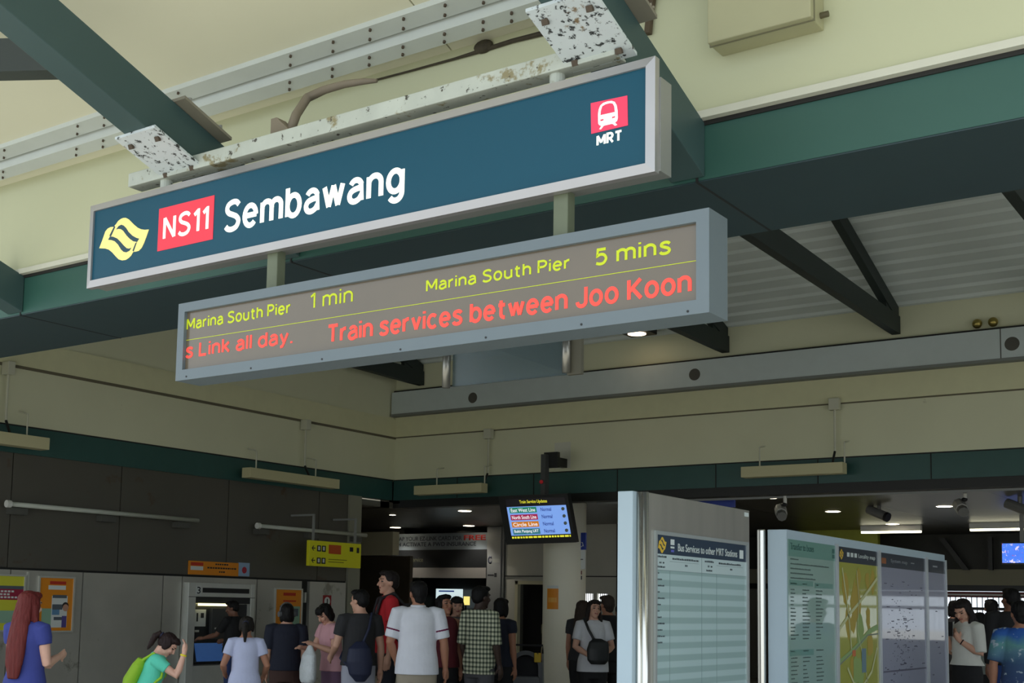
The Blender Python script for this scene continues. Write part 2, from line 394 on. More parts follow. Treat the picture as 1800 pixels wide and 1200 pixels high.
# stainless rooms behind: shop front wall (left) and panelled wall beside the column
YS = 22.0
SHOP = mat('shop front grey', (112, 114, 112), .6, noise_amt=.08)
SHOPD = mat('shop glass dark', (24, 26, 26), .2, spec=.6)
struct(box('wall_shop', mat('shop wall dark', (58, 56, 52), .6, noise_amt=.2), -22, -17.35, YS, YS+.2, 0, 3.14))
struct(box('wall_shop_side', SHOP, on('y', YS, 858, 1000).x, on('y', YS, 886, 1000).x, YS-.02, YS+.2, 0, 3.14))
struct(box('wall_shop_back', SHOPD, -17.4, -14.6, YS+.9, YS+1.0, 0, 3.14))
struct(box('wall_room', mat('pale steel wall', (196, 195, 182), .4, .2, noise_amt=.15, noise_scale=1.5), on('y', YS, 886, 1000).x+.02, on('y', YS, 1130, 1000).x, YS+.02, YS+.2, 1.95, 3.14))
b = MB()
for x in (-14.54, -12.95, -11.86): b.box(x-.008, x+.008, YS-.005, YS+.03, 0, 3.14)
b.box(-14.5, -11, YS-.005, YS+.03, 2.09, 2.11)
struct(b.build('trim_15', SEAM))
# lower room wall with a dark doorway and two small windows
b = MB(); rx0, rx1 = -14.5, -11.2
for x0, x1, z0, z1 in ((rx0, -14.22, 0, 1.95), (-14.22, -13.3, 1.95, 2.0), (-13.3, -12.62, 0, 1.95), (-12.62, -11.9, 0, 1.58), (-12.62, -11.9, 1.77, 1.95), (-12.40, -12.31, 1.58, 1.77), (-12.08, -11.9, 1.58, 1.77), (-11.9, rx1, 0, 1.95)):
    b.box(x0, x1, YS+.02, YS+.2, z0, z1)
struct(b.build('wall_room_lower', mat('pale steel wall', (176, 176, 164), .4, .3, noise_amt=.15, noise_scale=1.5)))
DOORD = mat('dark door glass', (24, 26, 27), .15, spec=.7)
struct(box('door_1', DOORD, -14.18, -13.3, YS+.10, YS+.16, 0, 1.93))
b = MB(); b.box(-14.24, -14.17, YS-.01, YS+.14, 0, 2.0); b.box(-14.24, -13.3, YS-.01, YS+.14, 1.93, 2.0)
struct(b.build('trim_16', mat('door frame cream', (206, 202, 170), .4, .3)))
for k, (x0, x1) in enumerate(((-12.62, -12.40), (-12.31, -12.08))):
    g = struct(box('window_%d' % (k+1), mat('frosted pane', (235, 240, 240), .3, emit=1.5), x0, x1, YS+.09, YS+.10, 1.58, 1.77))
    b = MB()
    for q in range(1, 5): b.box(x0+(x1-x0)*q/5-.004, x0+(x1-x0)*q/5+.004, YS+.07, YS+.085, 1.58, 1.77)
    b.box(x0, x1, YS+.07, YS+.085, 1.58, 1.59); b.box(x0, x1, YS+.07, YS+.085, 1.76, 1.77)
    b.build('window_grille', SEAM, g)
struct(box('wall_room_back', WHITE, -13, -11, YS+.7, YS+.8, 0, 3))
# pale bulkhead beside the shop banner and dark shutters under it
b = MB(); b.box(-16.9, -15.53, 19.5, 19.7, 2.44, 2.9)
struct(b.build('wall_bulkhead', mat('bulkhead cream', (190, 186, 158), .7)))
struct(box('wall_shutter', mat('shutter brown', (70, 62, 52), .5, noise_amt=.2), -17.4, -15.55, 20.1, 20.2, 0, 2.44))
# far end of the hall: dark gantry, grey fascia, open railing to the daylight
struct(box('wall_far_header', mat('far dark', (50, 50, 46), .6, noise_amt=.2), -22, 6, YE, YE+.2, 2.42, 3.9))
struct(box('wall_far_fascia', mat('far fascia', (136, 132, 112), .7), -22, 6, YE-.1, YE+.15, 2.10, 2.42))
struct(box('trim_17', BLACK, -22, 6, YE-.05, YE+.1, 1.98, 2.10))
struct(box('wall_far', mat('dim wall', (120, 116, 104)), -22, -8.4, YE, YE+.2, 0, 2.42))
struct(box('wall_far_low', mat('far low wall', (70, 70, 66), .7), -8.4, 6, YE+.8, YE+1.0, 0, .95))
b = MB(); b.prism([(-7.0, YE-.3, 3.05), (-6.88, YE-.3, 3.05), (-6.42, YE-.3, 2.4), (-6.54, YE-.3, 2.4)], (0, .1, 0)); b.box(-6.05, -5.97, YE-.3, YE-.2, 2.4, 3.05)
struct(b.build('trim_18', BLACK))
struct(box('wall_poster_green', mat('green wall graphic', (150, 156, 58), .5, noise_amt=.3, noise_scale=3), -9.3, -7.70, 25.0, 25.15, 0, 3.14))
struct(box('wall_right', mat('dim wall', (120, 116, 104)), 6, 6.2, 17, 33, 0, 4))
struct(box('wall_unseen_right', CREAM, 6, 6.2, 5.2, 17, 3.3, 6.8))  # unseen wall, its height set by how much side light enters the atrium
# ------------------------------------------------------------------ green beam and rafters of the canopy
t = thing('roof_beam', 'long deep green painted steel beam running behind the station name sign', 'beam', (-5, YF, 3.46))
box('web', GREEN, XL, 6, YF, YF+.89, 3.464, 3.72, t)
box('soffit_plate', mat('slate blue green underside', (42, 62, 66), .55, noise_amt=.08), XL, 6, YF+.004, YF+.888, 3.457, 3.4638, t)  # underside of the beam in a darker, bluer colour than its web
for x in (-7.55, -4.95, -2.40, .1): box('joint', SEAM, x-.006, x+.006, YF-.004, YF+.89, 3.455, 3.70, t)
def rafter(xr, w, label, y_end):
    t = thing('canopy_rafter', label, 'rafter', (xr-w/2, YF, 3.5), 'sloping rafters of the front canopy')
    zt = lambda y: 3.73+SL*(YF-y)
    y1 = YF-.004; D = .255
    MB().prism([(xr-w, y1, zt(y1)), (xr-w, y_end, zt(y_end)), (xr-w, y_end, zt(y_end)-D), (xr-w, y1, zt(y1)-D)], (w, 0, 0)).build('web', RAFT, t, bevel=.004)
    # splice plate with nuts on the top flange
    yp = 4.55; MB().prism([(xr-w+.02, yp, zt(yp)+.002), (xr-w+.02, yp-.34, zt(yp-.34)+.002), (xr-w+.02, yp-.34, zt(yp-.34)+.018), (xr-w+.02, yp, zt(yp)+.018)], (w+.06, 0, 0)).build('splice_plate', mat('plate edge', (128, 124, 110), .6), t)
    for yy in (yp-.06, yp-.28):
        MB().tube([(xr+.05, yy, zt(yy)+.018), (xr+.05, yy, zt(yy)+.05)], .012, 6).build('nut', GREY, t)
    return t
rafter(-2.36, .17, 'dark green rafter meeting the beam just past the red train symbol', 1.6)
rafter(-4.88, .17, 'dark green rafter crossing above the yellow emblem end of the station sign', 1.6)
rafter(-7.52, .17, 'dark green rafter ending at the far end of the green beam, beyond the sign', 1.6)
p = [on('y', 3.8, x, y) for x, y in ((-120, 70), (60, 66), (125, 122), (-120, 129))]
for q in p: q.x = min(q.x, -5.06)
t = tag(MB().prism([tuple(q) for q in p], (0, .14, 0)).build('brace', BLACKG), 'short dark brace reaching out from behind the rafter over the sign emblem', 'brace')
# galvanised purlin with bolt pairs under the soffit
def on_soffit(px, py):
    d = ray(px, py); o = Vector((0, 0, EYE)); n_ = Vector((0, SL, 1)); k = 4.42+SL*YF
    return o+d*((k-n_.dot(o))/n_.dot(d))
t = thing('purlin', 'long galvanised double channel bolted under the cream canopy soffit', 'purlin', (-5, 4.9, 4.5))
GALV = mat('galvanised steel', (196, 202, 196), .5, .1, noise_amt=.06)
for nm, (ya, yb), h in (('upper_channel', (4.83, 4.925), .03), ('lower_channel', (4.945, 5.03), .075)):
    MB().prism([(-14, ya, soffit_z(ya)+.001), (-14, ya, soffit_z(ya)-h), (-14, yb, soffit_z(yb)-h), (-14, yb, soffit_z(yb)+.001)], (19, 0, 0)).build(nm, GALV, t)
BOLT = mat('rusty bolt', (78, 66, 52), .7)
for px in (6, 135, 182, 258, 312, 510, 585, 650, 709, 782, 850, 900):
    for yy, h in ((4.85, .03), (4.905, .03), (4.965, .075), (5.01, .075)):
        z = soffit_z(yy)-h
        d0 = ray(px, 300-px*.33); x = d0.x/d0.y*yy
        MB().tube([(x, yy, z+.004), (x, yy-.003, z-.012)], .008, 6).build('bolt', BOLT, t)
# ------------------------------------------------------------------ hanging bar, plates, tubes
BY0, BY1, BZ0, BZ1 = 4.33, 4.43, 3.735, 3.812
t = thing('hanging_bar', 'weathered white steel bar that carries the station name sign under the rafters', 'bar', (-3.85, 4.38, 3.735))
box('bar', PEEL, -5.37, -2.36, BY0, BY1, BZ0, BZ1, t, .004)
zb = lambda y: 3.73+SL*(YF-y)-.255
for xr in (-2.36, -4.88):
    xc = xr-.085
    pb = MB(); hw = .155
    pb.prism([(xc-hw, 4.03, zb(4.03)-.002), (xc-hw, 4.39, zb(4.39)-.002), (xc-hw, 4.39, zb(4.39)-.016), (xc-hw, 4.03, zb(4.03)-.016)], (2*hw, 0, 0))
    q = pb.build('clamp_plate', PLATE, t)
    for dx in (-.12, .12):
        for yy in (4.09, 4.33): MB().tube([(xc+dx*.85, yy, zb(yy)-.014), (xc+dx*.85, yy+.01, zb(yy)-.036)], .016, 6).build('bolt', BOLT, q)
    MB().prism([(xc-.05, 4.36, BZ1-.01), (xc+.05, 4.36, BZ1-.01), (xc+.02, 4.36, zb(4.36)-.01), (xc-.02, 4.36, zb(4.36)-.01)], (0, .05, 0)).build('stub', mat('rust brown', (112, 96, 70), .8, noise_amt=.3, noise_scale=20), t)
for x in (-5.11, -2.66):
    MB().tube([(x, 4.38, 3.66), (x, 4.38, BZ0+.004)], .034, 16).build('hanger_tube', PEEL, t, smooth=False)
# junction boxes and dirty cable over the bar
p = on('y', 4.45, 505, 222)
t = thing('junction_box', 'small grey weatherproof box with a looping conduit standing on the hanging bar', 'junction box', (p.x, 4.42, BZ1))
JB = mat('grey junction', (126, 116, 100), .7, noise_amt=.15)
MB().prism([(p.x-.07, 4.40, BZ1-.004), (p.x-.07, 4.40, BZ1+.115), (p.x-.03, 4.40, BZ1+.115), (p.x+.04, 4.40, BZ1+.05), (p.x+.09, 4.40, BZ1-.004)], (0, .07, 0)).build('case', JB, t, .004)
pts = [(p.x+.03, 4.44, BZ1+.04), (p.x+.05, 4.46, BZ1+.13)]
for a, c in ((540, 172), (570, 158), (605, 148), (640, 143), (662, 142)): q = on('y', 4.62, a, c); pts.append(tuple(q))
MB().tube(pts, [.024, .024, .024, .022, .02, .016, .010], 10).build('conduit', JB, t, smooth=True)
pts = [tuple(on('y', 5.155, a, c)) for a, c in ((655, 142), (720, 125), (800, 103), (850, 88), (900, 72), (960, 57), (985, 48))]
t = thing('cable', 'thin mould-stained cable running along the cream wall above the hanging bar', 'cable', pts[3])
DIRT = mat('mouldy cable', (64, 58, 44), .9, noise_amt=.4, noise_scale=30)
MB().tube(pts, [.006, .006, .007, .012, .012, .014, .014], 8).build('line', DIRT, t)
q = on('y', 5.155, 850, 82); MB().ell(q, (.06, .03, .035)).build('clump', DIRT, t)
pts = [tuple(on('y', 5.15, a, c)) for a, c in ((1100, 10), (1138, 4), (1146, -12))]
pts2 = [tuple(on('y', 5.15, a, c)) for a, c in ((1147, -30), (1146, 0), (1142, 30), (1139, 60))]
t = thing('cable', 'short rust-streaked cable dropping behind the rafter beside the red train symbol', 'cable', pts2[2])
RST = mat('rusty conduit', (84, 72, 54), .8, spots=[((172, 166, 150), 16, .58)])
MB().tube(pts2, .02, 8).build('drop', RST, t); MB().tube(pts, .02, 8).build('run', RST, t)
# grey-green box fixed on the cream wall
BX = mat('wall box paint', (170, 168, 134), .55, noise_amt=.06)
t = thing('equipment_box', 'beige metal box fixed high on the cream wall above the green beam', 'box', (-2.05, 5.165, 4.12))
f = [on('y', 5.0, x, y) for x, y in ((1243, 76), (1425, 29))]
x0, x1, z0 = f[0].x-.0, f[1].x, (f[0].z+f[1].z)/2
MB().box(x0, x1, 5.0, 5.166, z0, z0+.42).build('case', BX, t, .006)
box('lid_rim', mat('box rim', (118, 116, 92), .5), x0-.004, x1+.004, 5.035, 5.043, z0-.004, z0+.424, t)
MB().tube([(x1, 5.12, z0+.05), (x1+.035, 5.12, z0+.05)], .014, 8).build('gland', mat('gland', (90, 84, 60), .6), t)
# ------------------------------------------------------------------ station name sign
SY = 4.3; SX0, SX1, SZ0, SZ1 = -5.655, -2.167, 3.20, 3.672
TEAL = mat('sign teal', (6, 70, 90), .4, emit=.10, spec=.3)
SIGNW = mat('sign white lettering', (246, 246, 232), .4, emit=.55)
RED = mat('sign red', (228, 46, 66), .4, emit=.22)
GOLD = mat('sign gold', (238, 220, 128), .4, emit=.35)
t = thing('station_sign', 'long teal station name sign reading NS11 Sembawang in an aluminium frame', 'sign', (-3.9, SY+.07, SZ0))
F_ = .038
b = MB(); y0, y1 = SY, SY+.045
def frame_pts(x0, x1, z0, z1, y): return [(x0, y, z0), (x1, y, z0), (x1, y, z1), (x0, y, z1)]
o_, i_ = frame_pts(SX0, SX1, SZ0, SZ1, y0+.008), frame_pts(SX0+F_, SX1-F_, SZ0+F_, SZ1-F_, y0)
ob, ib = frame_pts(SX0, SX1, SZ0, SZ1, y1), frame_pts(SX0+F_, SX1-F_, SZ0+F_, SZ1-F_, y1)
b.v = o_+i_+ob+ib
for k in range(4):
    j = (k+1) % 4
    b.face(k, j, 4+j, 4+k); b.face(k, 8+k, 8+j, j); b.face(4+k, 4+j, 12+j, 12+k); b.face(8+k, 12+k, 12+j, 8+j)
b.build('frame', ALU, t)
box('face_panel', TEAL, SX0+F_-.003, SX1-F_+.003, SY+.012, SY+.03, SZ0+F_-.003, SZ1-F_+.003, t)
box('back_case', mat('sign case', (150, 152, 148), .45, .4), SX0+.01, SX1+.006, SY+.046, SY+.14, SZ0+.012, SZ1-.075, t)
FP = SY+.012
def poly_px(name, m_, parent, ax, val, pts, off, th=.002): return flat(name, m_, parent, ax, val, [uv(ax, val, *p) for p in pts], off, th)
rect('code_box', RED, t, 'y', FP, *px_box('y', FP, 277, 442, 377.5, 343), off=.0005)
lettering('code_lettering', 'NS11', SIGNW, t, 'y', FP, px_box('y', FP, 287, 422, 368.5, 362.5), wt=.175, gap=.27, off=.0028)
lettering('name_lettering', 'Sembawang', SIGNW, t, 'y', FP, px_box('y', FP, 393, 422, 712.5, 278), wt=.195, gap=.27)
L_ = lambda pts: [(165+x/12, 370+y/12) for x, y in pts]
sil = [(120,795),(180,640),(215,540),(250,440),(300,380),(360,350),(425,345),(450,315),(480,280),(520,220),(580,175),(630,157),(680,155),(740,185),(790,235),(860,305),(930,362),(1000,395),(1080,408),(1165,400),(1120,530),(1060,690),(1010,790),(950,850),(880,868),(835,870),(790,950),(740,1000),(680,1040),(600,1052),(530,1030),(460,960),(390,880),(320,825),(240,800),(180,798)]
lg = poly_px('emblem', GOLD, t, 'y', FP, L_(sil), .0005)
TEALD = mat('sign emblem navy', (12, 62, 78), .4, emit=.06)
for pts in ([(480,400),(530,330),(590,300),(640,320),(690,370),(740,450),(820,530),(900,575),(965,595),(920,665),(840,650),(770,600),(700,530),(630,430),(580,395),(530,388)],
            [(310,620),(350,545),(420,555),(500,590),(570,660),(640,740),(700,795),(750,805),(800,785),(760,850),(690,885),(630,870),(580,820),(520,720),(450,650),(380,625)],
            [(352,548),(338,530),(440,325),(462,345),(378,535)], [(885,690),(918,665),(848,868),(824,848)]):
    poly_px('ribbon_gap', TEALD, lg, 'y', FP, L_(pts), .0026, .001)
L2 = lambda pts: [(1020+x/11.43, 160+y/11.43) for x, y in pts]
ic = poly_px('train_box', mat('icon red', (232, 52, 88), .4, emit=.22), t, 'y', FP, L2([(215,248),(950,92),(962,690),(226,862)]), .0005)
poly_px('train_outline', SIGNW, ic, 'y', FP, L2([(370,660),(365,480),(378,380),(410,295),(470,242),(560,212),(640,203),(700,222),(738,290),(756,390),(762,540),(748,600),(705,640),(750,682),(705,702),(650,660),(480,700),(420,775),(388,770),(432,702),(390,690)]), .0026, .001)
IR = mat('icon red', (232, 52, 88))
for pts in ([(415,490),(425,400),(452,312),(520,272),(600,250),(660,255),(690,310),(705,425)], [(415,580),(475,565),(475,597),(415,612)], [(650,525),(708,508),(705,538),(645,555)]):
    poly_px('train_window', IR, ic, 'y', FP, L2(pts), .0037, .001)
lettering('mode_lettering', 'MRT', SIGNW, t, 'y', FP, px_box('y', FP, 1049, 257, 1094.5, 228), wt=.24, gap=.27)
# ------------------------------------------------------------------ moving-message display
LX0, LX1, LZ0, LZ1 = -4.881, -1.936, 2.608, 3.012
LFR = mat('display grey enamel', (104, 116, 122), .4, noise_amt=.04)
t = thing('led_display', 'hanging grey LED display with yellow-green and red train messages below the sign', 'display', (-3.4, SY+.08, LZ0))
g = uv('y', SY, 324.5, 546); h = uv('y', SY, 323.5, 648); k = uv('y', SY, 1223.5, 392); l = uv('y', SY, 1226, 528)
wx0, wx1, wz0, wz1 = g[0], k[0], (h[1]+l[1])/2, (g[1]+k[1])/2
b = MB()
b.box(LX0, LX1, SY, SY+.17, LZ0, wz0); b.box(LX0, LX1, SY, SY+.17, wz1, LZ1); b.box(LX0, wx0, SY, SY+.17, wz0, wz1); b.box(wx1, LX1, SY, SY+.17, wz0, wz1); b.box(wx0, wx1, SY+.06, SY+.17, wz0, wz1)
b.build('case', LFR, t)
LEDP = mat('display window', (104, 93, 76), .25, noise_amt=.12, noise_scale=2.5, coat=.6)
box('window', LEDP, wx0, wx1, SY+.02, SY+.0595, wz0, wz1, t)
for x, y in ((327.5, 661.5), (441, 647), (566, 631), (704, 614), (854, 593), (1022, 570), (1209, 547)):
    q = on('y', SY, x, y); MB().tube([(q.x, SY-.002, q.z), (q.x, SY+.01, q.z)], .005, 8).build('screw', BLACK, t)
LY = SY+.02
GLED = mat('led yellow green', (170, 184, 14), .5, emit=.42, noise_amt=.25, noise_scale=90)
RLED = mat('led red', (244, 66, 54), .5, emit=.62)
def led(nm, s, m_, x0, y0, x1, y1, wt=.195): return lettering(nm, s, m_, t, 'y', LY, px_box('y', LY, x0, y0, x1, y1), wt=wt, off=.0005, th=.001)
led('green_message', 'Marina South Pier', GLED, 328, 580, 512, 529)
led('green_message', '1 min', GLED, 545, 543, 621, 503, .15)
led('green_message', 'Marina South Pier', GLED, 749, 513, 1003, 449)
led('green_message', '5 mins', GLED, 1046, 467, 1180, 415)
led('red_message', 's Link all day.', RLED, 326, 635, 515, 576, .2)
led('red_message', 'Train services between Joo Koon', RLED, 575, 603, 1216, 474, .2)
a = uv('y', LY, 325, 597); c = uv('y', LY, 1224, 460)
rect('green_line', GLED, t, 'y', LY, wx0, (a[1]+c[1])/2-.0012, wx1, (a[1]+c[1])/2+.0012, off=.0005, th=.001)
b = MB(); b2 = MB()
for x in (-4.27, -2.62):
    MB().box(x-.035, x+.035, SY+.05, SY+.11, LZ1-.002, SZ0+.014).build('hanger_post', mat('post green grey', (100, 108, 86), .5, noise_amt=.3, noise_scale=8), t, .004)
# ------------------------------------------------------------------ hanging glass panel behind the display
gy = 6.3
a = on('y', gy, 795, 682); c = on('y', gy, 1000, 600)
t = thing('glass_panel', 'small tinted glass sign panel hanging between two steel posts below the display', 'glass panel', ((a.x+c.x)/2, gy, a.z))
GL = mat('tinted glass', (92, 112, 116), .25, spec=.6)
nt = GL.node_tree.nodes['Principled BSDF']; nt.inputs['Transmission Weight'].default_value = .45; nt.inputs['Alpha'].default_value = .75
zt = 3.14
box('pane', GL, a.x, c.x, gy, gy+.012, a.z+.01, zt, t)
box('end_plate', mat('bronze plate', (96, 94, 80), .5), c.x-.005, c.x+.09, gy-.01, gy+.02, a.z+.005, zt+.02, t)
for x, z0, in ((a.x-.03, a.z), (c.x-.0, on('y', gy, 1000, 656).z)):
    MB().tube([(x, gy-.025, z0), (x, gy-.025, zt+.02)], .026, 14).build('post', mat('steel post', (150, 148, 140), .3, .8), t, smooth=True)
for x in (a.x+.1, c.x-.1):
    MB().tube([(x, gy+.006, zt-.02), (x, gy-.2, 3.40), (x, gy-.22, 3.462)], .012, 8).build('hanger_rod', GREY, t)
# ------------------------------------------------------------------ trusses under the deck
def truss(x, label):
    t = thing('roof_truss', label, 'truss', (x, YB, 5.3), 'dark trusses under the metal deck')
    w = .11
    # level lower chord and sloping upper chord meeting in a pointed end at the back wall
    MB().prism([(x-w, YB-.02, 5.44), (x-w, YB-.02, 5.20), (x-w, YB-.30, 5.20), (x-w, 9.5, 5.30), (x-w, 9.5, 5.58), (x-w, 13.0, 5.52)], (w, 0, 0)).build('lower_chord', BLACKG, t)
    MB().prism([(x-w+.005, YB-.06, 5.56), (x-w+.005, YB-.06, 5.36), (x-w+.005, 9.0, 5.36+.335*(YB-.06-9)), (x-w+.005, 9.0, 5.56+.335*(YB-.06-9))], (w-.01, 0, 0)).build('upper_chord', BLACKG, t)
    box('gusset', BLACKG, x-w+.02, x-.02, YB-.55, YB-.02, 5.24, 5.56, t)
    return t
truss(-2.36, 'dark truss above the twin brass fittings, cut off at the frame edge')
truss(-4.84, 'dark open-V truss seen against the ribbed deck past the display')
truss(-7.26, 'dark truss end poking out below the corner of the display case')
truss(-10.0, 'dark truss mostly hidden behind the middle of the display')
truss(-12.80, 'dark truss by the inner corner of the walls, seen under the display')
# ------------------------------------------------------------------ cable tray with round holes
t = thing('cable_tray', 'long grey boxed cable tray with round holes along the back wall', 'cable tray', (-8, YB, 4.7))
box('channel', TRAY, XL+.031, 6, YB-.16, YB-.0305, 4.72, 5.10, t)
box('lower_lip', mat('tray lip', (120, 124, 120), .6), XL+.031, 6, YB-.175, YB-.031, 4.68, 4.72, t)
box('upper_gap', SEAM, XL+.031, 6, YB-.10, YB-.0305, 5.10, 5.135, t)
HOLE = mat('hole grey', (84, 82, 76), .8)
for x, y in ((831, 699), (1221, 658), (1779, 604)):
    q = on('y', YB-.16, x, y)
    MB().tube([(q.x, YB-.163, q.z), (q.x, YB-.15, q.z)], .088, 24).build('round_hole', HOLE, t)
q = on('y', YB-.16, 1759, 610)
box('cover_joint', HOLE, q.x-.006, q.x+.006, YB-.163, YB-.15, 4.72, 5.10, t)
BRASS = mat('brass', (168, 150, 84), .3, .8)
for k, (x, y) in enumerate(((1718, 569), (1746, 566))):
    q = on('y', YB-.05, x, y)
    tag(MB().ell((q.x, YB-.06, q.z), (.062, .06, .062)).build('brass_fitting', BRASS, None, smooth=True), ('round brass fitting on the wall above the tray, the one nearer the truss', 'round brass fitting on the wall above the tray, the one nearer the frame edge')[k], 'fitting', 'brass fittings above the cable tray')
# floodlight under the deck
q = on('z', 5.50, 1125, 588)
t = thing('floodlight', 'square black floodlight glowing warm white just below the display', 'floodlight', (q.x, q.y, 5.5))
zc = dz(q.y)
MB().box(q.x-.26, q.x+.17, q.y-.22, q.y+.22, 5.52, 5.60).build('housing', BLACK, t, .01)
MB().tube([(q.x-.05, q.y, 5.60), (q.x-.05, q.y, dz(q.y)-.02)], .03, 8).build('bracket', BLACK, t)
WARM = mat('warm lamp', (255, 226, 186), .5, emit=4.)
MB().tube([(q.x-.05, q.y, 5.511), (q.x-.05, q.y, 5.521)], .135, 20).build('lens', WARM, t)
# ------------------------------------------------------------------ linear fluorescent fittings on drop rods
LAMP = mat('fitting cream', (196, 190, 150), .5)
def linear(p0, p1, zc, out, label, jb, rods):
    """p0,p1: ends of the fitting (x,y); out: unit vector from the wall; jb: where the junction box sits along it"""
    p0, p1 = Vector((*p0, zc)), Vector((*p1, zc)); d = (p1-p0).normalized(); L = (p1-p0).length; o = Vector((*out, 0))
    t = thing('linear_light', label, 'light fitting', tuple((p0+p1)/2), 'linear light fittings along the green band')
    n = o.cross(Vector((0, 0, 1)))
    hw = .09
    q = [p0-o*hw, p1-o*hw, p1+o*hw, p0+o*hw]
    MB().prism([tuple(v) for v in q], (0, 0, .15)).build('body', LAMP, t, .006)
    for r in rods:
        c = p0+d*(L*r)
        MB().tube([tuple(c+Vector((0, 0, .15))), tuple(c+Vector((0, 0, .42)))], .011, 6).build('rod', DUCT, t)
        MB().tube([tuple(c+Vector((0, 0, .42))), tuple(c-o*(WD-.035)+Vector((0, 0, .46)))], .012, 6).build('arm', DUCT, t)
    c = p0+d*(L*jb)
    base = c-o*(WD-.09)
    MB().tube([tuple(c+Vector((0, 0, .11))), tuple(c-o*(WD*.55)+Vector((0, 0, .32)))], .018, 6).build('flex', BLACK, t)
    MB().tube([tuple(c-o*(WD*.55)+Vector((0, 0, .32))), tuple(base+Vector((0, 0, .42))), tuple(base+Vector((0, 0, .92)))], .016, 8).build('conduit', DUCT, t)
    e = base+Vector((0, 0, .98)); MB().box(e.x-.07, e.x+.07, e.y-.05, e.y+.05, e.z-.09, e.z+.07).build('junction_box', DUCT, t, .006)
    return t
WD = .22
def lin_left(xa, ya_, xb, yb2, *a):
    p, q = on('x', XL+WD+.09, xa, ya_), on('x', XL+WD+.09, xb, yb2)
    linear((XL+WD, p.y), (XL+WD, q.y), (p.z+q.z)/2, (1, 0), *a)
def lin_back(xa, ya_, xb, yb2, *a):
    p, q = on('y', YB-WD-.09, xa, ya_), on('y', YB-WD-.09, xb, yb2)
    linear((p.x, YB-WD), (q.x, YB-WD), (p.z+q.z)/2, (0, -1), *a)
lin_left(-90, 768, 87, 790, 'cream linear light on the wall above the poster wall, cut off by the frame', .64, (.2, .80))
lin_left(440, 841, 597, 857, 'cream linear light hanging before the green band above the ticket machine', .70, (.10, .76))
lin_back(727, 869, 846, 865, 'cream linear light hanging between the wall corner and the hanging monitor', .98, (.3, 1.0))
lin_back(1302, 838, 1481, 832, 'cream linear light hanging above the map boards', .88, (.17, 1.0))
# long tubes on the dark panels
TUB = mat('tube cream', (186, 190, 178), .4)
for y0, y1, lab in ((9.17, 12.30, 'long thin white tube light on the dark panels above the posters'), (13.50, 16.05, 'long thin white tube light on the dark panels ending at the corner pillar')):
    t = thing('tube_light', lab, 'tube light', (XL, (y0+y1)/2, 2.6), 'tube lights on the dark panels')
    MB().tube([(XL+.07, y0, 2.60), (XL+.07, y1, 2.60)], .030, 12).build('tube', TUB, t, smooth=True)
    MB().tube([(XL+.07, y0-.02, 2.60), (XL+.07, y0+.04, 2.60)], .046, 12).build('end_cap', WHITE, t)
    for r in (.06, .5, .92):
        y = y0+(y1-y0)*r; MB().box(XL-.058, XL+.05, y-.12, y+.12, 2.48, 2.56).build('bracket', mat('bracket dark', (84, 84, 78), .5), t)
# ------------------------------------------------------------------ notices and machines on the left wall
XC = XL-.02
FRAMEW = mat('poster frame steel', (206, 206, 196), .35, .4)
OR = mat('poster orange', (226, 140, 26), .5); YEL = mat('poster yellow', (206, 204, 58), .5); MAR = mat('poster maroon', (150, 30, 60), .5)
PAPER = mat('paper white', (214, 218, 214), .6); SLATE = mat('poster slate', (84, 92, 100), .6); TEALP = mat('poster pale teal', (140, 176, 150), .6)
SKYP = mat('poster blue', (96, 140, 176), .6); REDT = mat('poster red ink', (190, 50, 30), .6); INK = mat('ink', (32, 34, 40), .6); PURP = mat('poster violet', (84, 72, 140), .6)
HAIRP = mat('poster dark hair', (40, 32, 32), .6); SKINP = mat('poster skin', (190, 146, 124), .6)
def poster(label, y0, y1, z0, z1, mbase, group='framed posters on the stainless wall'):
    t = thing('poster', label, 'poster', (XC, (y0+y1)/2, z0), group)
    b = MB(); f = .022; T = .03
    b.box(XC+.001, XC+T, y0-f, y0, z0-f, z1+f); b.box(XC+.001, XC+T, y1, y1+f, z0-f, z1+f); b.box(XC+.001, XC+T, y0, y1, z1, z1+f); b.box(XC+.001, XC+T, y0, y1, z0-f, z0)
    b.build('frame', FRAMEW, t)
    rect('sheet', mbase, t, 'x', XC, y0, z0, y1, z1, off=.002, th=.01)
    return t
def R(t, nm, m_, fx0, fz0, fx1, fz1, B, off=.0125, th=.001):
    y0, y1, z0, z1 = B
    return rect(nm, m_, t, 'x', XC, y0+(y1-y0)*fx0, z0+(z1-z0)*fz0, y0+(y1-y0)*fx1, z0+(z1-z0)*fz1, off, th)
B1 = (8.70, on('x', XC, 39, 1060).y, 1.06, 1.72)
t = poster('yellow poster with a maroon band behind the red-haired person', *B1, YEL)
R(t, 'dark_band', SLATE, 0, .76, 1, .82, B1); R(t, 'maroon_band', MAR, 0, .56, 1, .76, B1); R(t, 'pale_panel', TEALP, 0, .13, 1, .36, B1)
b = MB()
for k, (a, c, z) in enumerate(((.30, .80, .70), (.35, .72, .645), (.30, .90, .59))):
    y0 = B1[0]+(B1[1]-B1[0])*a; y1 = B1[0]+(B1[1]-B1[0])*c; zz = B1[2]+(B1[3]-B1[2])*z
    x = y0
    while x < y1: b.box(XC+.0135, XC+.0145, x, x+.035, zz, zz+.022); x += .05
b.build('lettering', PAPER, t)
B2 = (on('x', XC, 67, 1060).y, on('x', XC, 126, 1060).y, 1.05, 1.715)
t = poster('orange poster with a blue and white panel beside the red-haired person', *B2, OR)
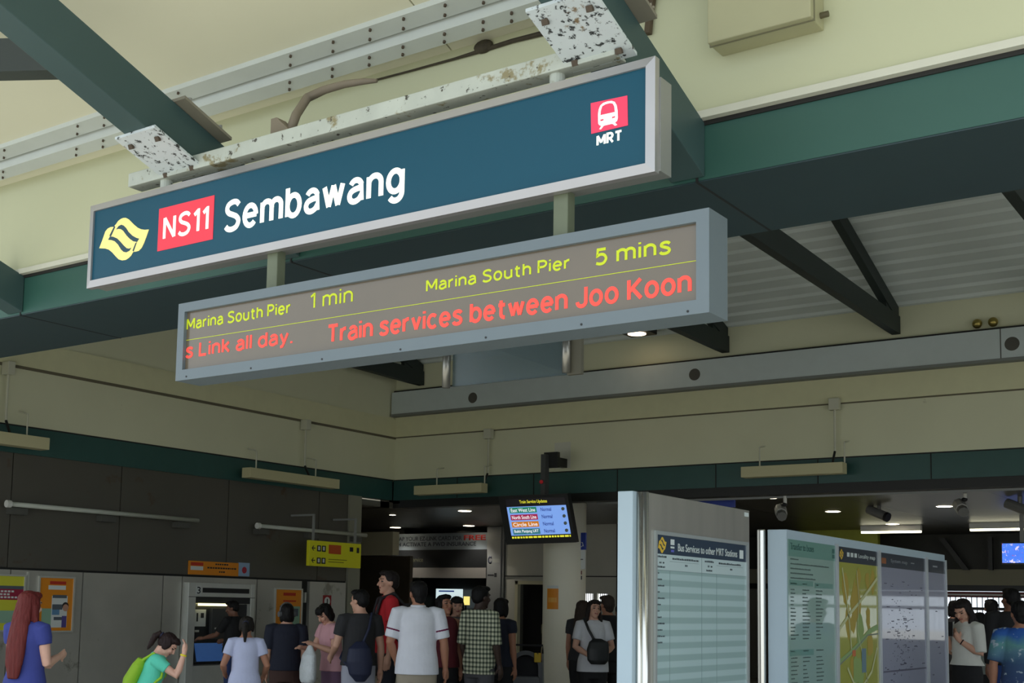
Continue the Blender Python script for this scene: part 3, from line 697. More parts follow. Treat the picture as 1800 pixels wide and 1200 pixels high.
R(t, 'white_panel', PAPER, .38, .06, .85, .66, B2); R(t, 'pale_corner', TEALP, .1, .1, .40, .42, B2, .0122); R(t, 'slate_bar', SLATE, .40, .62, .82, .68, B2, .0137); R(t, 'slate_panel', SLATE, .40, .40, .70, .50, B2, .0137)
R(t, 'blue_panel', SKYP, .40, .30, .62, .40, B2, .0137); R(t, 'slate_panel', SLATE, .46, .20, .70, .26, B2, .0137); R(t, 'violet_figure', PURP, .70, .06, .84, .28, B2, .0145)
R(t, 'red_heading', REDT, .30, .88, .78, .94, B2); R(t, 'white_heading', PAPER, .26, .78, .78, .86, B2)
yy = B2[0]+(B2[1]-B2[0])*.80; zz = B2[2]+.66*.44
b = MB(); b.tube([(XC+.014, yy, zz), (XC+.0155, yy, zz)], .045, 16); b.build('portrait_head', SKINP, t)
b = MB(); b.tube([(XC+.0135, yy-.004, zz+.022), (XC+.0148, yy-.004, zz+.022)], .05, 16); b.build('portrait_hair', HAIRP, t)
B3 = (on('x', XC, 483, 1060).y, on('x', XC, 528, 1060).y, 1.08, 1.66)
t = poster('orange topped poster beyond the ticket machine, behind the person in navy', *B3, OR)
R(t, 'pale_panel', TEALP, .38, .04, .97, .56, B3); R(t, 'slate_panel', SLATE, .46, .3, .9, .5, B3, .0137); R(t, 'red_heading', REDT, .3, .84, .78, .92, B3); R(t, 'red_line', REDT, .3, .68, .8, .72, B3)
# thin white stripe (hinge rail) between the two posters
tag(box('wall_rail', FRAMEW, XC+.001, XC+.02, on('x', XC, 49, 1010).y-.01, on('x', XC, 49, 1010).y+.012, 1.36, 1.78), 'thin upright white rail on the steel wall between the yellow and orange posters', 'rail')
# red square safety notice
a = uv('x', XC, 567, 1067); c = uv('x', XC, 582, 1046)
t = thing('notice', 'small red and white square notice on the steel door panel', 'notice', (XC, a[0], a[1]))
rect('plate', mat('notice red', (150, 26, 30), .5), t, 'x', XC, a[0], a[1], c[0], c[1], .001, .006)
MB().tube([(XC+.007, (a[0]+c[0])/2, (a[1]+c[1])/2), (XC+.0085, (a[0]+c[0])/2, (a[1]+c[1])/2)], .07, 20).build('disc', PAPER, t)
rect('figure', INK, t, 'x', XC, (a[0]+c[0])/2-.012, (a[1]+c[1])/2-.04, (a[0]+c[0])/2+.012, (a[1]+c[1])/2+.04, .0088, .001)
q = on('x', XC, 535, 1052); tag(box('door_handle', FRAMEW, XL-.08, XC+.03, q.y-.012, q.y+.012, q.z-.06, q.z+.1), 'short bright upright handle on the steel door near the red notice', 'handle')
# ticket machine set in the wall
y0, y1 = on('x', XL+.10, 331, 1060).y, on('x', XL+.10, 448, 1060).y; XM = XL+.10
t = thing('ticket_machine', 'stainless ticket machine number 3 with a lit slot and a blue screen', 'ticket machine', (XL, (y0+y1)/2, 0))
MST = mat('machine steel', (208, 210, 202), .35, .4, noise_amt=.08)
MDK = mat('machine recess', (34, 36, 38), .45)
ya, yb_ = on('x', XM, 344, 1060).y, on('x', XM, 441, 1060).y
b = MB()
b.box(XC, XM, y0, ya, 0, 1.72); b.box(XC, XM, yb_, y1, 0, 1.72); b.box(XC, XM, ya, yb_, 1.52, 1.72); b.box(XC, XM, ya, yb_, 0, .55); b.box(XC, XC+.01, ya, yb_, .55, 1.52)
b.build('cabinet', MST, t, .004)
rect('header_display', BLACK, t, 'x', XM, *px_box('x', XM, 356, 1041, 438, 1035), off=.001, th=.004)
rect('number_plate', PAPER, t, 'x', XM, *px_box('x', XM, 344, 1044, 354, 1029), off=.001, th=.003)
text('number', '3', INK, t, 'x', XM, px_box('x', XM, 346, 1043, 352.5, 1031), off=.0045, bold=.01)
box('seam', SEAM, XM-.002, XM+.001, y0, y1, 1.515, 1.522, t)
box('canopy', MDK, XC+.012, XM-.02, ya, yb_, 1.43, 1.515, t)
box('lamp_strip', mat('machine lamp', (255, 244, 178), .5, emit=2.6), XM-.018, XM-.008, ya+.06, yb_-.35, 1.395, 1.428, t)
box('recess', MDK, XC+.011, XC+.04, ya, yb_, .56, 1.42, t)
b = MB(); XR = XC+.041
rect('fare_card', PAPER, t, 'x', XR, ya+.06, 1.10, ya+.27, 1.34, .001, .008)
rect('fare_print', INK, t, 'x', XR, ya+.09, 1.17, ya+.12, 1.29, .0095, .001); rect('fare_print', INK, t, 'x', XR, ya+.17, 1.22, ya+.23, 1.29, .0095, .001)
box('slot_unit', mat('slot grey', (62, 64, 64), .4), XR, XR+.06, ya+.34, ya+.66, .92, 1.36, t, .006)
box('coin_slot', FRAMEW, XR+.06, XR+.075, ya+.40, ya+.58, 1.06, 1.085, t)
box('coin_slot', FRAMEW, XR+.001, XR+.02, ya+.06, ya+.14, 1.02, 1.05, t)
SCR = mat('blue screen', (54, 92, 150), .2, emit=.25, noise_amt=.25, noise_scale=5)
MB().prism([(XR+.001, ya+.02, .60), (XR+.10, ya+.02, .60), (XR+.03, ya+.02, .88), (XR+.001, ya+.02, .88)], (0, .62, 0)).build('screen_desk', MDK, t)
MB().prism([(XR+.101, ya+.04, .61), (XR+.109, ya+.04, .61), (XR+.040, ya+.04, .865), (XR+.032, ya+.04, .865)], (0, .58, 0)).build('touch_screen', SCR, t)
# orange strip sign over the machine
XP = XL-.06
t = thing('header_sign', 'orange strip sign with a small blue picture above the ticket machine', 'sign', (XP, 12.8, 1.9))
bb = px_box('x', XP, 330, 1009, 418, 988); bb = (bb[0], 1.835, bb[2], 2.03); yl = on('x', XP, 437, 1000).y
rect('board', OR, t, 'x', XP, *bb, off=.001, th=.02)
rect('picture', mat('picture blue', (150, 176, 204), .5), t, 'x', XP, bb[2]+.004, 1.84, yl, 2.04, .001, .02)
MB().tube([(XP+.0212, bb[2]+.12, 1.93), (XP+.0225, bb[2]+.12, 1.93)], .05, 12).build('picture_flower', mat('flower red', (176, 40, 60), .5), t)
w_ = bb[2]-bb[0]
rect('red_heading', REDT, t, 'x', XP, bb[0]+.03, 1.965, bb[0]+.27, 2.01, .0212, .001); rect('white_block', PAPER, t, 'x', XP, bb[0]+.03, 1.90, bb[0]+.27, 1.955, .0212, .001)
for a_, c_, z_ in ((.52, .80, 1.985), (.36, .98, 1.93), (.60, .72, 1.875)):
    b = MB(); y = bb[0]+w_*a_; rn = random.Random(int(z_*1000))
    while y < bb[0]+w_*c_-.02: l_ = rn.uniform(.02, .045); b.box(XP+.0212, XP+.0222, y, y+l_, z_, z_+.022); y += l_+.012
    b.build('print_line', INK, t)
# yellow directional sign
XY = XL+.45
t = thing('direction_sign', 'yellow hanging direction sign with left arrows over the steel doors', 'sign', (XY, 14.7, 2.1))
bx = px_box('x', XY, 543, 994, 635, 956); bx = (bx[0], 2.03, bx[2], 2.42)
YS_ = mat('sign yellow', (208, 206, 26), .45, emit=.03)
MB().box(XY-.06, XY, bx[0], bx[2], bx[1], bx[3]).build('board', YS_, t, .004)
MB().box(XY-.05, XY-.02, bx[0]+.1, bx[0]+.13, bx[3], 2.8).build('hanger', GREY, t); MB().box(XY-.05, XY-.02, bx[2]-.13, bx[2]-.10, bx[3], 2.8).build('hanger', GREY, t)
MB().box(XP, XY-.02, bx[0]+.1, bx[0]+.13, 2.8, 2.83).build('hanger_arm', GREY, t); MB().box(XP, XY-.02, bx[2]-.13, bx[2]-.10, 2.8, 2.83).build('hanger_arm', GREY, t)
W_, H_ = bx[2]-bx[0], bx[3]-bx[1]
def S(nm, m_, a, c, d, e, off=.001): return rect(nm, m_, t, 'x', XY, bx[0]+W_*a, bx[1]+H_*c, bx[0]+W_*d, bx[1]+H_*e, off, .001)
for zc in (.70, .22):
    flat('arrow', INK, t, 'x', XY, [(bx[0]+W_*a, bx[1]+H_*(zc+c)) for a, c in ((.04, 0), (.07, .10), (.085, .10), (.065, .02), (.11, .02), (.11, -.02), (.065, -.02), (.085, -.10), (.07, -.10))], .001, .001)
    for a in (.14, .23):
        S('pictogram', INK, a, zc-.12, a+.075, zc+.12); S('pictogram_figure', PAPER, a+.02, zc-.07, a+.055, zc+.08, .0022)
S('orange_block', mat('block orange', (196, 84, 30), .5), .36, .52, .60, .88)
S('line_lettering', mat('olive ink', (110, 108, 20), .6), .36, .28, .72, .31); S('line_lettering', mat('olive ink', (1, 1, 1)), .36, .18, .66, .21)
S('pictogram', INK, .77, .66, .84, .84); S('pictogram', INK, .91, .62, .96, .84)
# ------------------------------------------------------------------ column with notices, hanging monitor
q0, q1 = on('y', 17.3, 956.5, 1000).x, on('y', 17.3, 1023, 1000).x; cx, cr = (q0+q1)/2, (q1-q0)/2*.98
COLM = mat('column paint', (236, 232, 212), .55, noise_amt=.06, noise_scale=1.5)
t = thing('round_column', 'thick round cream column standing beside the hanging train status monitor', 'column', (cx, 17.35, 0))
CYc = 17.35
MB().tube([(cx, CYc, 0), (cx, CYc, 3.25)], cr, 40).build('shaft', COLM, t, smooth=True)
MB().tube([(cx, CYc, 0), (cx, CYc, .12)], cr+.02, 40).build('base_ring', STEEL, t)
def on_column(nm, label, x0, y0, x1, y1, m_, cat):
    """thin sheet wrapped on the shaft between photo columns x0..x1"""
    yc = CYc-cr
    a0, a1 = on('y', yc, x0, y0), on('y', yc, x1, y1)
    f = lambda X: math.asin(max(-.99, min(.99, (X-cx)/cr)))
    t0, t1 = f(a0.x), f(a1.x); b = MB(); n = 8
    for k in range(n+1):
        a = t0+(t1-t0)*k/n
        for r in (cr+.002, cr+.006):
            for z in (a0.z, a1.z): b.v.append((cx+r*math.sin(a), CYc-r*math.cos(a), z))
    for k in range(n):
        i, j = 4*k, 4*k+4
        b.face(i+2, i+3, j+3, j+2); b.face(i, j, j+1, i+1); b.face(i, i+2, j+2, j); b.face(i+1, j+1, j+3, i+3)
    b.face(0, 1, 3, 2); b.face(4*n, 4*n+2, 4*n+3, 4*n+1)
    o = b.build(nm, m_); return tag(o, label, cat) if label else o
nc = on_column('notice', 'orange notice stuck on the round cream column', 961, 1070, 981, 1034, OR, 'notice')
o = on_column('notice_heading', None, 961, 1034, 981, 1029, PAPER, 'notice'); put_under(o, nc)
o = on_column('notice_lettering', None, 963, 1058, 979, 1050, mat('faded orange', (236, 180, 90), .6), ''); put_under(o, nc)
# blue projecting sign with arrow at the far side of the column
sy = 17.3; a = on('y', sy, 1013, 966); c = on('y', sy, 1030, 936)
t = thing('accessibility_sign', 'tall narrow blue wheelchair sign with an arrow below fixed beside the round column', 'sign', (c.x, sy, a.z))
BLU = mat('sign blue', (40, 62, 150), .45, emit=.02)
box('blue_plate', BLU, c.x-.17, c.x, sy-.02, sy+.02, a.z, c.z, t)
cz = (a.z+c.z)/2
MB().tube([(c.x-.085+.05*math.cos(k*.5), sy-.0215, cz-.04+.05*math.sin(k*.5)) for k in range(3, 13)], .006, 6).build('wheel', PAPER, t); MB().tube([(c.x-.095, sy-.0215, cz+.09), (c.x-.095, sy-.0215, cz-.02), (c.x-.05, sy-.0215, cz-.02), (c.x-.03, sy-.0215, cz-.08)], .007, 6).build('figure', PAPER, t)
d = on('y', sy, 1016, 1000)
box('arrow_plate', PAPER, c.x-.155, c.x-.01, sy-.015, sy+.015, d.z, a.z-.003, t)
az = (d.z+a.z)/2
MB().tube([(c.x-.04, sy-.017, az), (c.x-.12, sy-.017, az)], .007, 6).build('arrow', INK, t)
MB().tube([(c.x-.09, sy-.017, az+.04), (c.x-.125, sy-.017, az), (c.x-.09, sy-.017, az-.04)], .007, 6).build('arrow', INK, t)
MB().tube([(c.x-.16, sy, d.z-.16), (c.x-.16, sy, c.z)], .012, 6).build('mounting_rail', STEEL, t)
for z0 in (d.z-.085, d.z-.165):
    box('small_plate', mat('small plate red', (120, 60, 50), .5) if z0 > d.z-.1 else INK, c.x-.15, c.x-.07, sy-.01, sy+.01, z0, z0+.06, t)
# hanging monitor (tilted a little, hung on a pole from the back wall)
def quad_box(nm, m_, parent, P, off, th):
    """P: 4 points of a tilted plane; slab standing off..off+th toward the viewer side"""
    n_ = (P[1]-P[0]).cross(P[3]-P[0]).normalized()
    if n_.y > 0: n_ = -n_
    return MB().prism([tuple(p+n_*off) for p in P], n_*th).build(nm, m_, parent)
ty = 16.15
t = thing('monitor', 'black hanging monitor showing a train service table beside the column', 'monitor', (-10.2, ty, 2.5))
C4 = [on('y', ty, 890, 957), on('y', ty, 1012, 953), on('y', ty, 1003, 868), on('y', ty, 882, 873)]
tilt = [0, 0, -.10, -.10]
C4 = [Vector((p.x, p.y+k, p.z)) for p, k in zip(C4, tilt)]
def bil(a, c):
    return (C4[0]*(1-a)+C4[1]*a)*(1-c)+(C4[3]*(1-a)+C4[2]*a)*c
quad_box('case', BLACK, t, C4, -.10, .10)
def Q(nm, m_, a0, c0, a1, c1, off, parent=None): return quad_box(nm, m_, parent or t, [bil(a0, c0), bil(a1, c0), bil(a1, c1), bil(a0, c1)], off, .001)
scr = Q('screen', mat('screen pale blue', (120, 158, 226), .2, emit=.75), .10, .18, .955, .77, .002)
Q('title_bar', mat('screen black', (44, 42, 46), .2, emit=.15), .10, .77, .955, .93, .002); Q('ticker_bar', BLACK, .10, .08, .955, .18, .002)
def qtext(nm, s, m_, a0, c0, a1, c1, off):
    o = text(nm, s, m_, None, 'y', 0, (0, 0, 1, 1), off=0, th=.0005, bold=.012)
    n_ = (C4[1]-C4[0]).cross(C4[3]-C4[0]).normalized(); n_ = -n_ if n_.y > 0 else n_
    for v in o.data.vertices:
        d = v.co.y; v.co = bil(a0+(a1-a0)*v.co.x, c0+(c1-c0)*v.co.z)+n_*(off-d)
    put_under(o, t); return o
YT = mat('screen yellow', (232, 226, 60), .4, emit=.7); WT = mat('screen white', (240, 240, 244), .4, emit=.7)
qtext('title_lettering', 'Train Service Updates', YT, .30, .815, .70, .90, .0035)
rn = random.Random(4); a_ = .105
while a_ < .94: l_ = rn.uniform(.02, .06); Q('ticker_print', YT, a_, .12, min(.95, a_+l_), .158, .0035); a_ += l_+.012
NAVY = mat('screen navy', (36, 60, 150), .4, emit=.3)
for k, (s, rgb) in enumerate((('East West Line', (40, 140, 110)), ('North South Line', (176, 40, 84)), ('Circle Line', (222, 132, 40)), ('Bukit Panjang LRT', (60, 128, 140)))):
    z1 = .755-.147*k; Q('line_plate', mat('line colour %d' % k, rgb, .4, emit=.5), .135, z1-.115, .53, z1, .0035)
    qtext('line_lettering', s, WT, .155, z1-.095, .51, z1-.02, .005)
    qtext('status_lettering', 'Normal', NAVY, .59, z1-.095, .74, z1-.02, .005)
    ctr = bil(.905, z1-.055); MB().ell(tuple(ctr), (.032, .008, .032)).build('status_dot', mat('status dot', (96, 110, 104), .4, emit=.15), t)
a = on('y', 16.3, 956, 795); c = on('y', 16.3, 980, 821); pz = on('y', 16.25, 960, 845)
box('wall_bracket', BLACK, a.x, c.x, 16.3, 16.37, c.z, a.z, t, .004)
box('wall_arm', BLACK, a.x+.01, a.x+.10, 16.37, YB-.001, c.z+.05, a.z-.05, t)
box('pole', mat('pole grey', (70, 72, 72), .5), a.x+.01, a.x+.09, 16.20, 16.31, 3.0, a.z-.04, t)
MB().ell((a.x+.04, 16.17, pz.z-.02), (.03, .03, .03)).build('red_lamp', mat('red lamp', (150, 24, 30), .4, emit=.2), t)
box('pole_foot', BLACK, a.x-.25, a.x+.4, 16.16, 16.30, 2.95, 3.12, t)
pw = uv('y', YB, 992, 777), uv('y', YB, 1003, 822)
struct(box('trim_19', mat('paint patch', (206, 206, 192), .7), on('y', YB, 975, 800).x, on('y', YB, 1003, 800).x, YB-.004, YB, pw[1][1], pw[0][1]))
# ------------------------------------------------------------------ downlights, cameras, light strips in the concourse
DLM = mat('downlight lamp', (255, 240, 212), .5, emit=14.)
ZC = 3.14
spots_ = [((690, 905), 'small downlight near the dark upright panel edge left of the pale bulkhead'), ((695, 927), 'downlight over the pale bulkhead beside the shop banner'), ((817, 898), 'downlight under the linear light in front of the shop banner'), ((824, 924), 'downlight just above the shop banner lettering'),
 ((1355, 875), 'downlight right beside the security camera over the tall board end'), ((1464, 899), 'downlight above the middle of the long map board'), ((1573, 865), 'downlight by the front edge of the dark ceiling over the map board'), ((1660, 890), 'downlight touching the hanging camera over the far map panel'), ((1569, 921), 'downlight below the bullet camera over the map board')]
for (x, y), lab in spots_:
    q = on('z', ZC-.004, x, y); r = .115 if x != 690 else .055
    t = thing('downlight', lab, 'downlight', (q.x, q.y, ZC), 'downlights in the concourse ceiling')
    dl = bpy.data.lights.new('downlight_glow', 'SPOT'); dl.energy = 45 if r > .1 else 12; dl.spot_size = 1.9; dl.spot_blend = .6; dl.shadow_soft_size = .1; dl.color = (1, .93, .82)
    lo_ = bpy.data.objects.new('downlight_glow', dl); COL.objects.link(lo_); lo_.location = (q.x, q.y, ZC-.03); put_under(lo_, t)
    MB().tube([(q.x, q.y, ZC-.003), (q.x, q.y, ZC+.02)], r+.018, 20).build('trim_ring', WHITE, t); MB().tube([(q.x, q.y, ZC-.006), (q.x, q.y, ZC-.0035)], r, 20).build('lamp', DLM, t)
for x0, x1, y, lab in ((1515, 1619, 937.5, 'thin white light strip behind the top of the map board'), (1705, 1830, 933, 'thin white light strip above the small blue television')):
    a, c = on('z', 3.0, x0, y), on('z', 3.0, x1, y-2); yy = (a.y+c.y)/2
    t = thing('strip_light', lab, 'strip light', ((a.x+c.x)/2, yy, 3.0), 'light strips at the back of the concourse')
    box('body', WHITE, a.x, c.x, yy-.05, yy+.05, 3.035, 3.139, t); box('lamp', mat('strip lamp', (255, 250, 216), .5, emit=5.), a.x+.01, c.x-.01, yy-.04, yy+.04, 3.0, 3.034, t)
CAMW = mat('camera grey white', (170, 170, 164), .45)
def cctv(px, py, yy, label, kind, lo=3.14):
    q = on('y', yy, px, py)
    t = thing('security_camera', label, 'camera', tuple(q), 'security cameras under the concourse ceiling')
    if kind == 0:
        MB().tube([(q.x+.06, yy, q.z+.10), (q.x+.06, yy, lo)], .024, 10).build('stem', WHITE, t)
        MB().ell((q.x+.05, yy, q.z+.11), (.04, .04, .03)).build('joint', BLACK, t)
        d = Vector((.10, -.22, -.10))
        MB().tube([tuple(q-d*.6+Vector((0, 0, .0))), tuple(q+d*.3)], .085, 8).build('housing', CAMW, t)
        MB().tube([tuple(q+d*.3), tuple(q+d*.75)], .07, 8).build('hood', mat('camera hood', (110, 110, 106), .5), t)
    else:
        MB().tube([(q.x-.02, yy, q.z+.04), (q.x-.02, yy, lo)], .03, 10).build('stem', mat('camera hood', (110, 110, 106)), t)
        MB().tube([(q.x-.20, yy+.05, q.z+.08), (q.x+.10, yy-.05, q.z-.05)], .07, 12).build('housing', mat('camera hood', (1, 1, 1)), t)
        MB().tube([(q.x+.09, yy-.048, q.z-.046), (q.x+.13, yy-.06, q.z-.063)], .075, 12).build('lens_ring', BLACK, t)
cctv(1373, 900, 17.15, 'white security camera on a stem behind the top of the stainless bus board', 0)
cctv(1689, 892, 17.9, 'white security camera on a stem above the end of the map board', 0)
cctv(1548, 903, 19.5, 'dark bullet camera on the ceiling above the map board', 1)
cctv(1796, 893, 18.6, 'black round camera on the ceiling at the frame edge', 1)
# far television with an aquarium picture
ya = 22.0; a = on('y', ya, 1762, 989); c = on('y', ya, 1762, 955)
t = thing('television', 'small bright television with a blue reef picture hanging by the far hall', 'television', (a.x+.3, ya, a.z))
box('case', BLACK, a.x-.02, a.x+.62, ya, ya+.08, a.z-.02, c.z+.02, t)
TVM = mat('reef picture', (60, 110, 220), .2, emit=1.0, spots=[((214, 200, 226), 12, .56), ((150, 70, 110), 16, .60)], noise_amt=.4, noise_scale=7)
rect('picture', TVM, t, 'y', ya, a.x, a.z, a.x+.6, c.z, off=.001)
nt = TVM.node_tree; L_e = nt.links; bs = nt.nodes['Principled BSDF']; L_e.new(bs.inputs['Base Color'].links[0].from_socket, bs.inputs['Emission Color'])
box('hanger', GREY, a.x+.27, a.x+.33, ya+.02, ya+.06, c.z+.02, 3.14, t)
# open railing at the far end
t = thing('railing', 'far grey railing with close uprights against the bright daylight', 'railing', (-6.5, YE+.5, 0))
RW = mat('railing rust red', (120, 60, 58), .6)
MB().box(-8.4, 5.9, YE+.45, YE+.5, 1.90, 1.93).build('top_rail', WHITE, t)
MB().box(-8.4, 5.9, YE+.44, YE+.52, 1.60, 1.66).build('middle_rail', BLACK, t); MB().box(-8.4, 5.9, YE+.46, YE+.48, 1.86, 1.98).build('red_valance', RW, t); MB().box(-8.4, 5.9, YE+.44, YE+.52, 0, .1).build('bottom_rail', BLACK, t)
b = MB()
x = -8.35
while x < 5.9: b.box(x-.008, x+.008, YE+.46, YE+.48, .1, 1.90); x += .105
b.build('uprights', GREY, t)
# ------------------------------------------------------------------ shop front with the banner
t = thing('shop_banner', 'grey shop banner about swapping a card, over the dark counter opening', 'banner', (-16, YS-.03, 2.1))
x0, x1, x2 = on('y', YS, 690, 950).x, on('y', YS, 858, 950).x, on('y', YS, 884, 950).x
yb0 = YS-.03
BAN = mat('banner blue grey', (112, 122, 130), .6, noise_amt=.1)
box('banner', BAN, x0, x1, yb0, YS-.001, 2.66, 3.02, t); box('side_post', mat('post grey', (126, 128, 128), .6), x1, x2-.02, yb0-.01, YS-.021, 0, 3.13, t)
box('name_board', mat('board dark', (32, 34, 36), .4), x0, x1, yb0-.02, YS-.001, 2.27, 2.66, t); box('sill_board', mat('sill grey', (132, 128, 124), .6), x0-.05, x1, yb0-.03, YS-.001, 2.05, 2.27, t)
NV = mat('banner ink', (28, 34, 52), .6)
text('lettering', 'SWAP YOUR EZ-LINK CARD FOR', NV, t, 'y', yb0, (x0+.02, 2.865, x0+(x1-x0)*.745, 2.955), off=.001, bold=.01)
text('red_lettering', 'FREE', mat('banner red', (176, 44, 40), .6), t, 'y', yb0, (x0+(x1-x0)*.765, 2.86, x0+(x1-x0)*.985, 2.97), off=.001, bold=.03)
text('lettering', 'ETH ACTIVATE A PWD INSURANCE', NV, t, 'y', yb0, (x0+.02, 2.74, x0+(x1-x0)*.89, 2.83), off=.001, bold=.01)
text('board_lettering', 'CustomerService', mat('board olive', (84, 84, 62), .6), t, 'y', yb0-.02, (x0+.06, 2.40, x0+(x1-x0)*.35, 2.50), off=.001)
text('mark', 'C', NV, t, 'y', yb0-.01, (x1+.03, 2.35, x1+.13, 2.52), off=.001, bold=.06); rect('mark_print', GREY, t, 'y', yb0-.01, x1+.15, 2.38, x1+.33, 2.46, off=.001)
rect('mark_print', INK, t, 'y', yb0-.01, x1+.03, 2.10, x1+.19, 2.13, off=.001); rect('mark_print', INK, t, 'y', yb0-.01, x1+.20, 2.08, x1+.26, 2.16, off=.001)
# lit counter screen and equipment inside the shop
a = on('y', YS+.6, 766, 1056); c = on('y', YS+.6, 812, 1035)
t = thing('counter_screen', 'pale lit screen glowing inside the dark shop under the banner', 'screen', (a.x, YS+.6, a.z-.2))
box('panel', mat('lit counter', (206, 226, 230), .4, emit=.75), a.x, c.x, YS+.6, YS+.64, a.z-.15, c.z, t); rect('print_line', mat('screen navy', (1, 1, 1)), t, 'y', YS+.6, a.x+.08, c.z-.065, a.x+.5, c.z-.035, off=.001)
box('stand', BLACK, a.x+.3, a.x+.36, YS+.61, YS+.63, 1.1, a.z-.15, t)
a = on('y', YS+.5, 700, 1068); c = on('y', YS+.5, 722, 1046)
t = thing('shop_monitor', 'small pale counter monitor inside the shop behind the person in the red shirt', 'monitor', (a.x, YS+.5, 0))
box('screen', mat('pale device', (150, 170, 160), .5, emit=.12), a.x, c.x, YS+.5, YS+.54, a.z, c.z, t); box('stand', BLACK, a.x+.1, a.x+.15, YS+.51, YS+.53, 1.1, a.z, t)
a = on('y', YS+.5, 820, 1063); c = on('y', YS+.5, 824, 1048)
t = thing('shop_lamp', 'tiny yellow lamp inside the shop behind the person in the checked shirt', 'lamp', (a.x, YS+.5, a.z))
box('body', mat('yellow glow', (236, 214, 120), .5, emit=1.), a.x-.08, c.x-.0, YS+.5, YS+.54, a.z, c.z, t); box('stand', BLACK, a.x-.05, a.x-.02, YS+.51, YS+.53, 1.1, a.z, t)
struct(box("wall_counter", mat('counter dark', (40, 40, 40), .5), -18.4, -14.95, YS+.35, YS+.9, 0, 1.1))
# blue hanging sign behind the top of the stainless board
hy = 17.6; a = on('y', hy, 1150, 895); c = on('y', hy, 1290, 862)
t = thing('hanging_sign', 'blue hanging sign peeking over the top edge of the stainless bus board', 'sign', (c.x-.6, hy, a.z))
box('board', BLU, c.x-1.5, c.x, hy, hy+.06, a.z, c.z-.03, t); box('top_edge', GREY, c.x-1.5, c.x+.01, hy-.01, hy+.07, c.z-.03, c.z, t)
box('hanger', GREY, c.x-.03, c.x, hy+.02, hy+.04, c.z, 3.14, t); box('hanger', GREY, c.x-1.4, c.x-1.37, hy+.02, hy+.04, c.z, 3.14, t)
# ------------------------------------------------------------------ upright information boards
BWH = mat('board white enamel', (178, 198, 210), .4, noise_amt=.03)
BST = mat('board stainless', (172, 170, 162), .32, .6, noise_amt=.2, noise_scale=1.5, stretch=(1, 6, .4))
BSTB = mat('bright stainless', (226, 224, 216), .22, .9)
def sheet(name, rgb, coat=.8, rows=None):
    M = mat(name, rgb, .4, coat=coat)
    if rows:
        nt = M.node_tree; N = nt.nodes; L = nt.links
        tc = N.new('ShaderNodeTexCoord'); sp = N.new('ShaderNodeSeparateXYZ'); L.new(tc.outputs['Object'], sp.inputs[0])
        a = N.new('ShaderNodeMath'); a.operation = 'MULTIPLY'; a.inputs[1].default_value = 2*math.pi/rows[1]; L.new(sp.outputs['Z'], a.inputs[0])
        s = N.new('ShaderNodeMath'); s.operation = 'SINE'; L.new(a.outputs[0], s.inputs[0])
        r = N.new('ShaderNodeValToRGB'); r.color_ramp.elements[0].position = .38; r.color_ramp.elements[1].position = .62
        r.color_ramp.elements[0].color = (*lin(rows[0]), 1); r.color_ramp.elements[1].color = (*lin(rgb), 1)
        k = N.new('ShaderNodeMath'); k.operation = 'MULTIPLY_ADD'; k.inputs[1].default_value = .5; k.inputs[2].default_value = .5; L.new(s.outputs[0], k.inputs[0]); L.new(k.outputs[0], r.inputs[0])
        L.new(r.outputs[0], N['Principled BSDF'].inputs['Base Color'])
    return M
NAVYH = sheet('header navy', (30, 52, 74), .5)
INKB = mat('board ink', (52, 66, 72), .5); HW = mat('header white', (206, 216, 214), .5); HGOLD = mat('header gold', (214, 178, 50), .5)
FX = -2.99
t = thing('information_board', 'tall stainless board listing bus services to other stations, with a pale blue edge', 'information board', (-3.05, 6.5, 0))
MB().box(-3.10, FX, 5.87, 7.22, 0, 2.10).build('body', BST, t, .004)
MB().box(-3.125, -3.037, 5.80, 5.868, 0, 2.103).build('edge_cover', BWH, t, .004)
MB().tube([(-3.022, 5.85, 0), (-3.022, 5.85, 2.10)], .014, 14).build('edge_tube', BSTB, t, smooth=True); MB().tube([(-2.995, 5.86, 0), (-2.995, 5.86, 2.10)], .018, 14).build('edge_tube', BSTB, t, smooth=True)
A0, A1, T0, T1 = 5.965, 7.15, .35, 1.885
b = MB()
for q in ((A0-.02, A0, T0, T1+.02), (A1, A1+.03, T0, T1+.02), (A0, A1, T1, T1+.02), (A0, A1, T0-.02, T0)): b.box(FX+.0005, FX+.014, *q)
b.build('frame', mat('frame alu', (176, 184, 184), .35, .5), t)
rect('timetable', sheet('timetable paper', (176, 202, 204), .8, ((150, 178, 178), .066)), t, 'x', FX, A0, T0, A1, 1.70, .002, .004)
rect('column_heads', sheet('timetable head', (190, 210, 212)), t, 'x', FX, A0, 1.70, A1, 1.785, .002, .004)
rect('header', NAVYH, t, 'x', FX, A0, 1.785, A1, T1, .002, .005)
text('header_lettering', 'Bus Services to other MRT Stations', HW, t, 'x', FX, (A0+.255, 1.808, A1-.135, 1.850), off=.0072, bold=.006)
rect('stop_mark', HW, t, 'x', FX, A1-.10, 1.803, A1-.045, 1.853, .0072, .001)
def emblem(parent, ax, val, u, v, s, off):
    pts = [((x-640)/1050*s, -(y-605)/1050*s) for x, y in sil]
    flat('emblem', HGOLD, parent, ax, val, [(u+a, v+c) for a, c in pts], off, .001)
    for pts in ([(480,400),(590,300),(690,370),(820,530),(965,595),(920,665),(770,600),(630,430),(530,388)], [(310,620),(350,545),(500,590),(640,740),(800,785),(690,885),(580,820),(450,650)]):
        flat('emblem_gap', NAVYH, parent, ax, val, [(u+(x-640)/1050*s, v-(y-605)/1050*s) for x, y in pts], off+.0011, .0005)
emblem(t, 'x', FX, A0+.065, 1.832, .10, .0072)
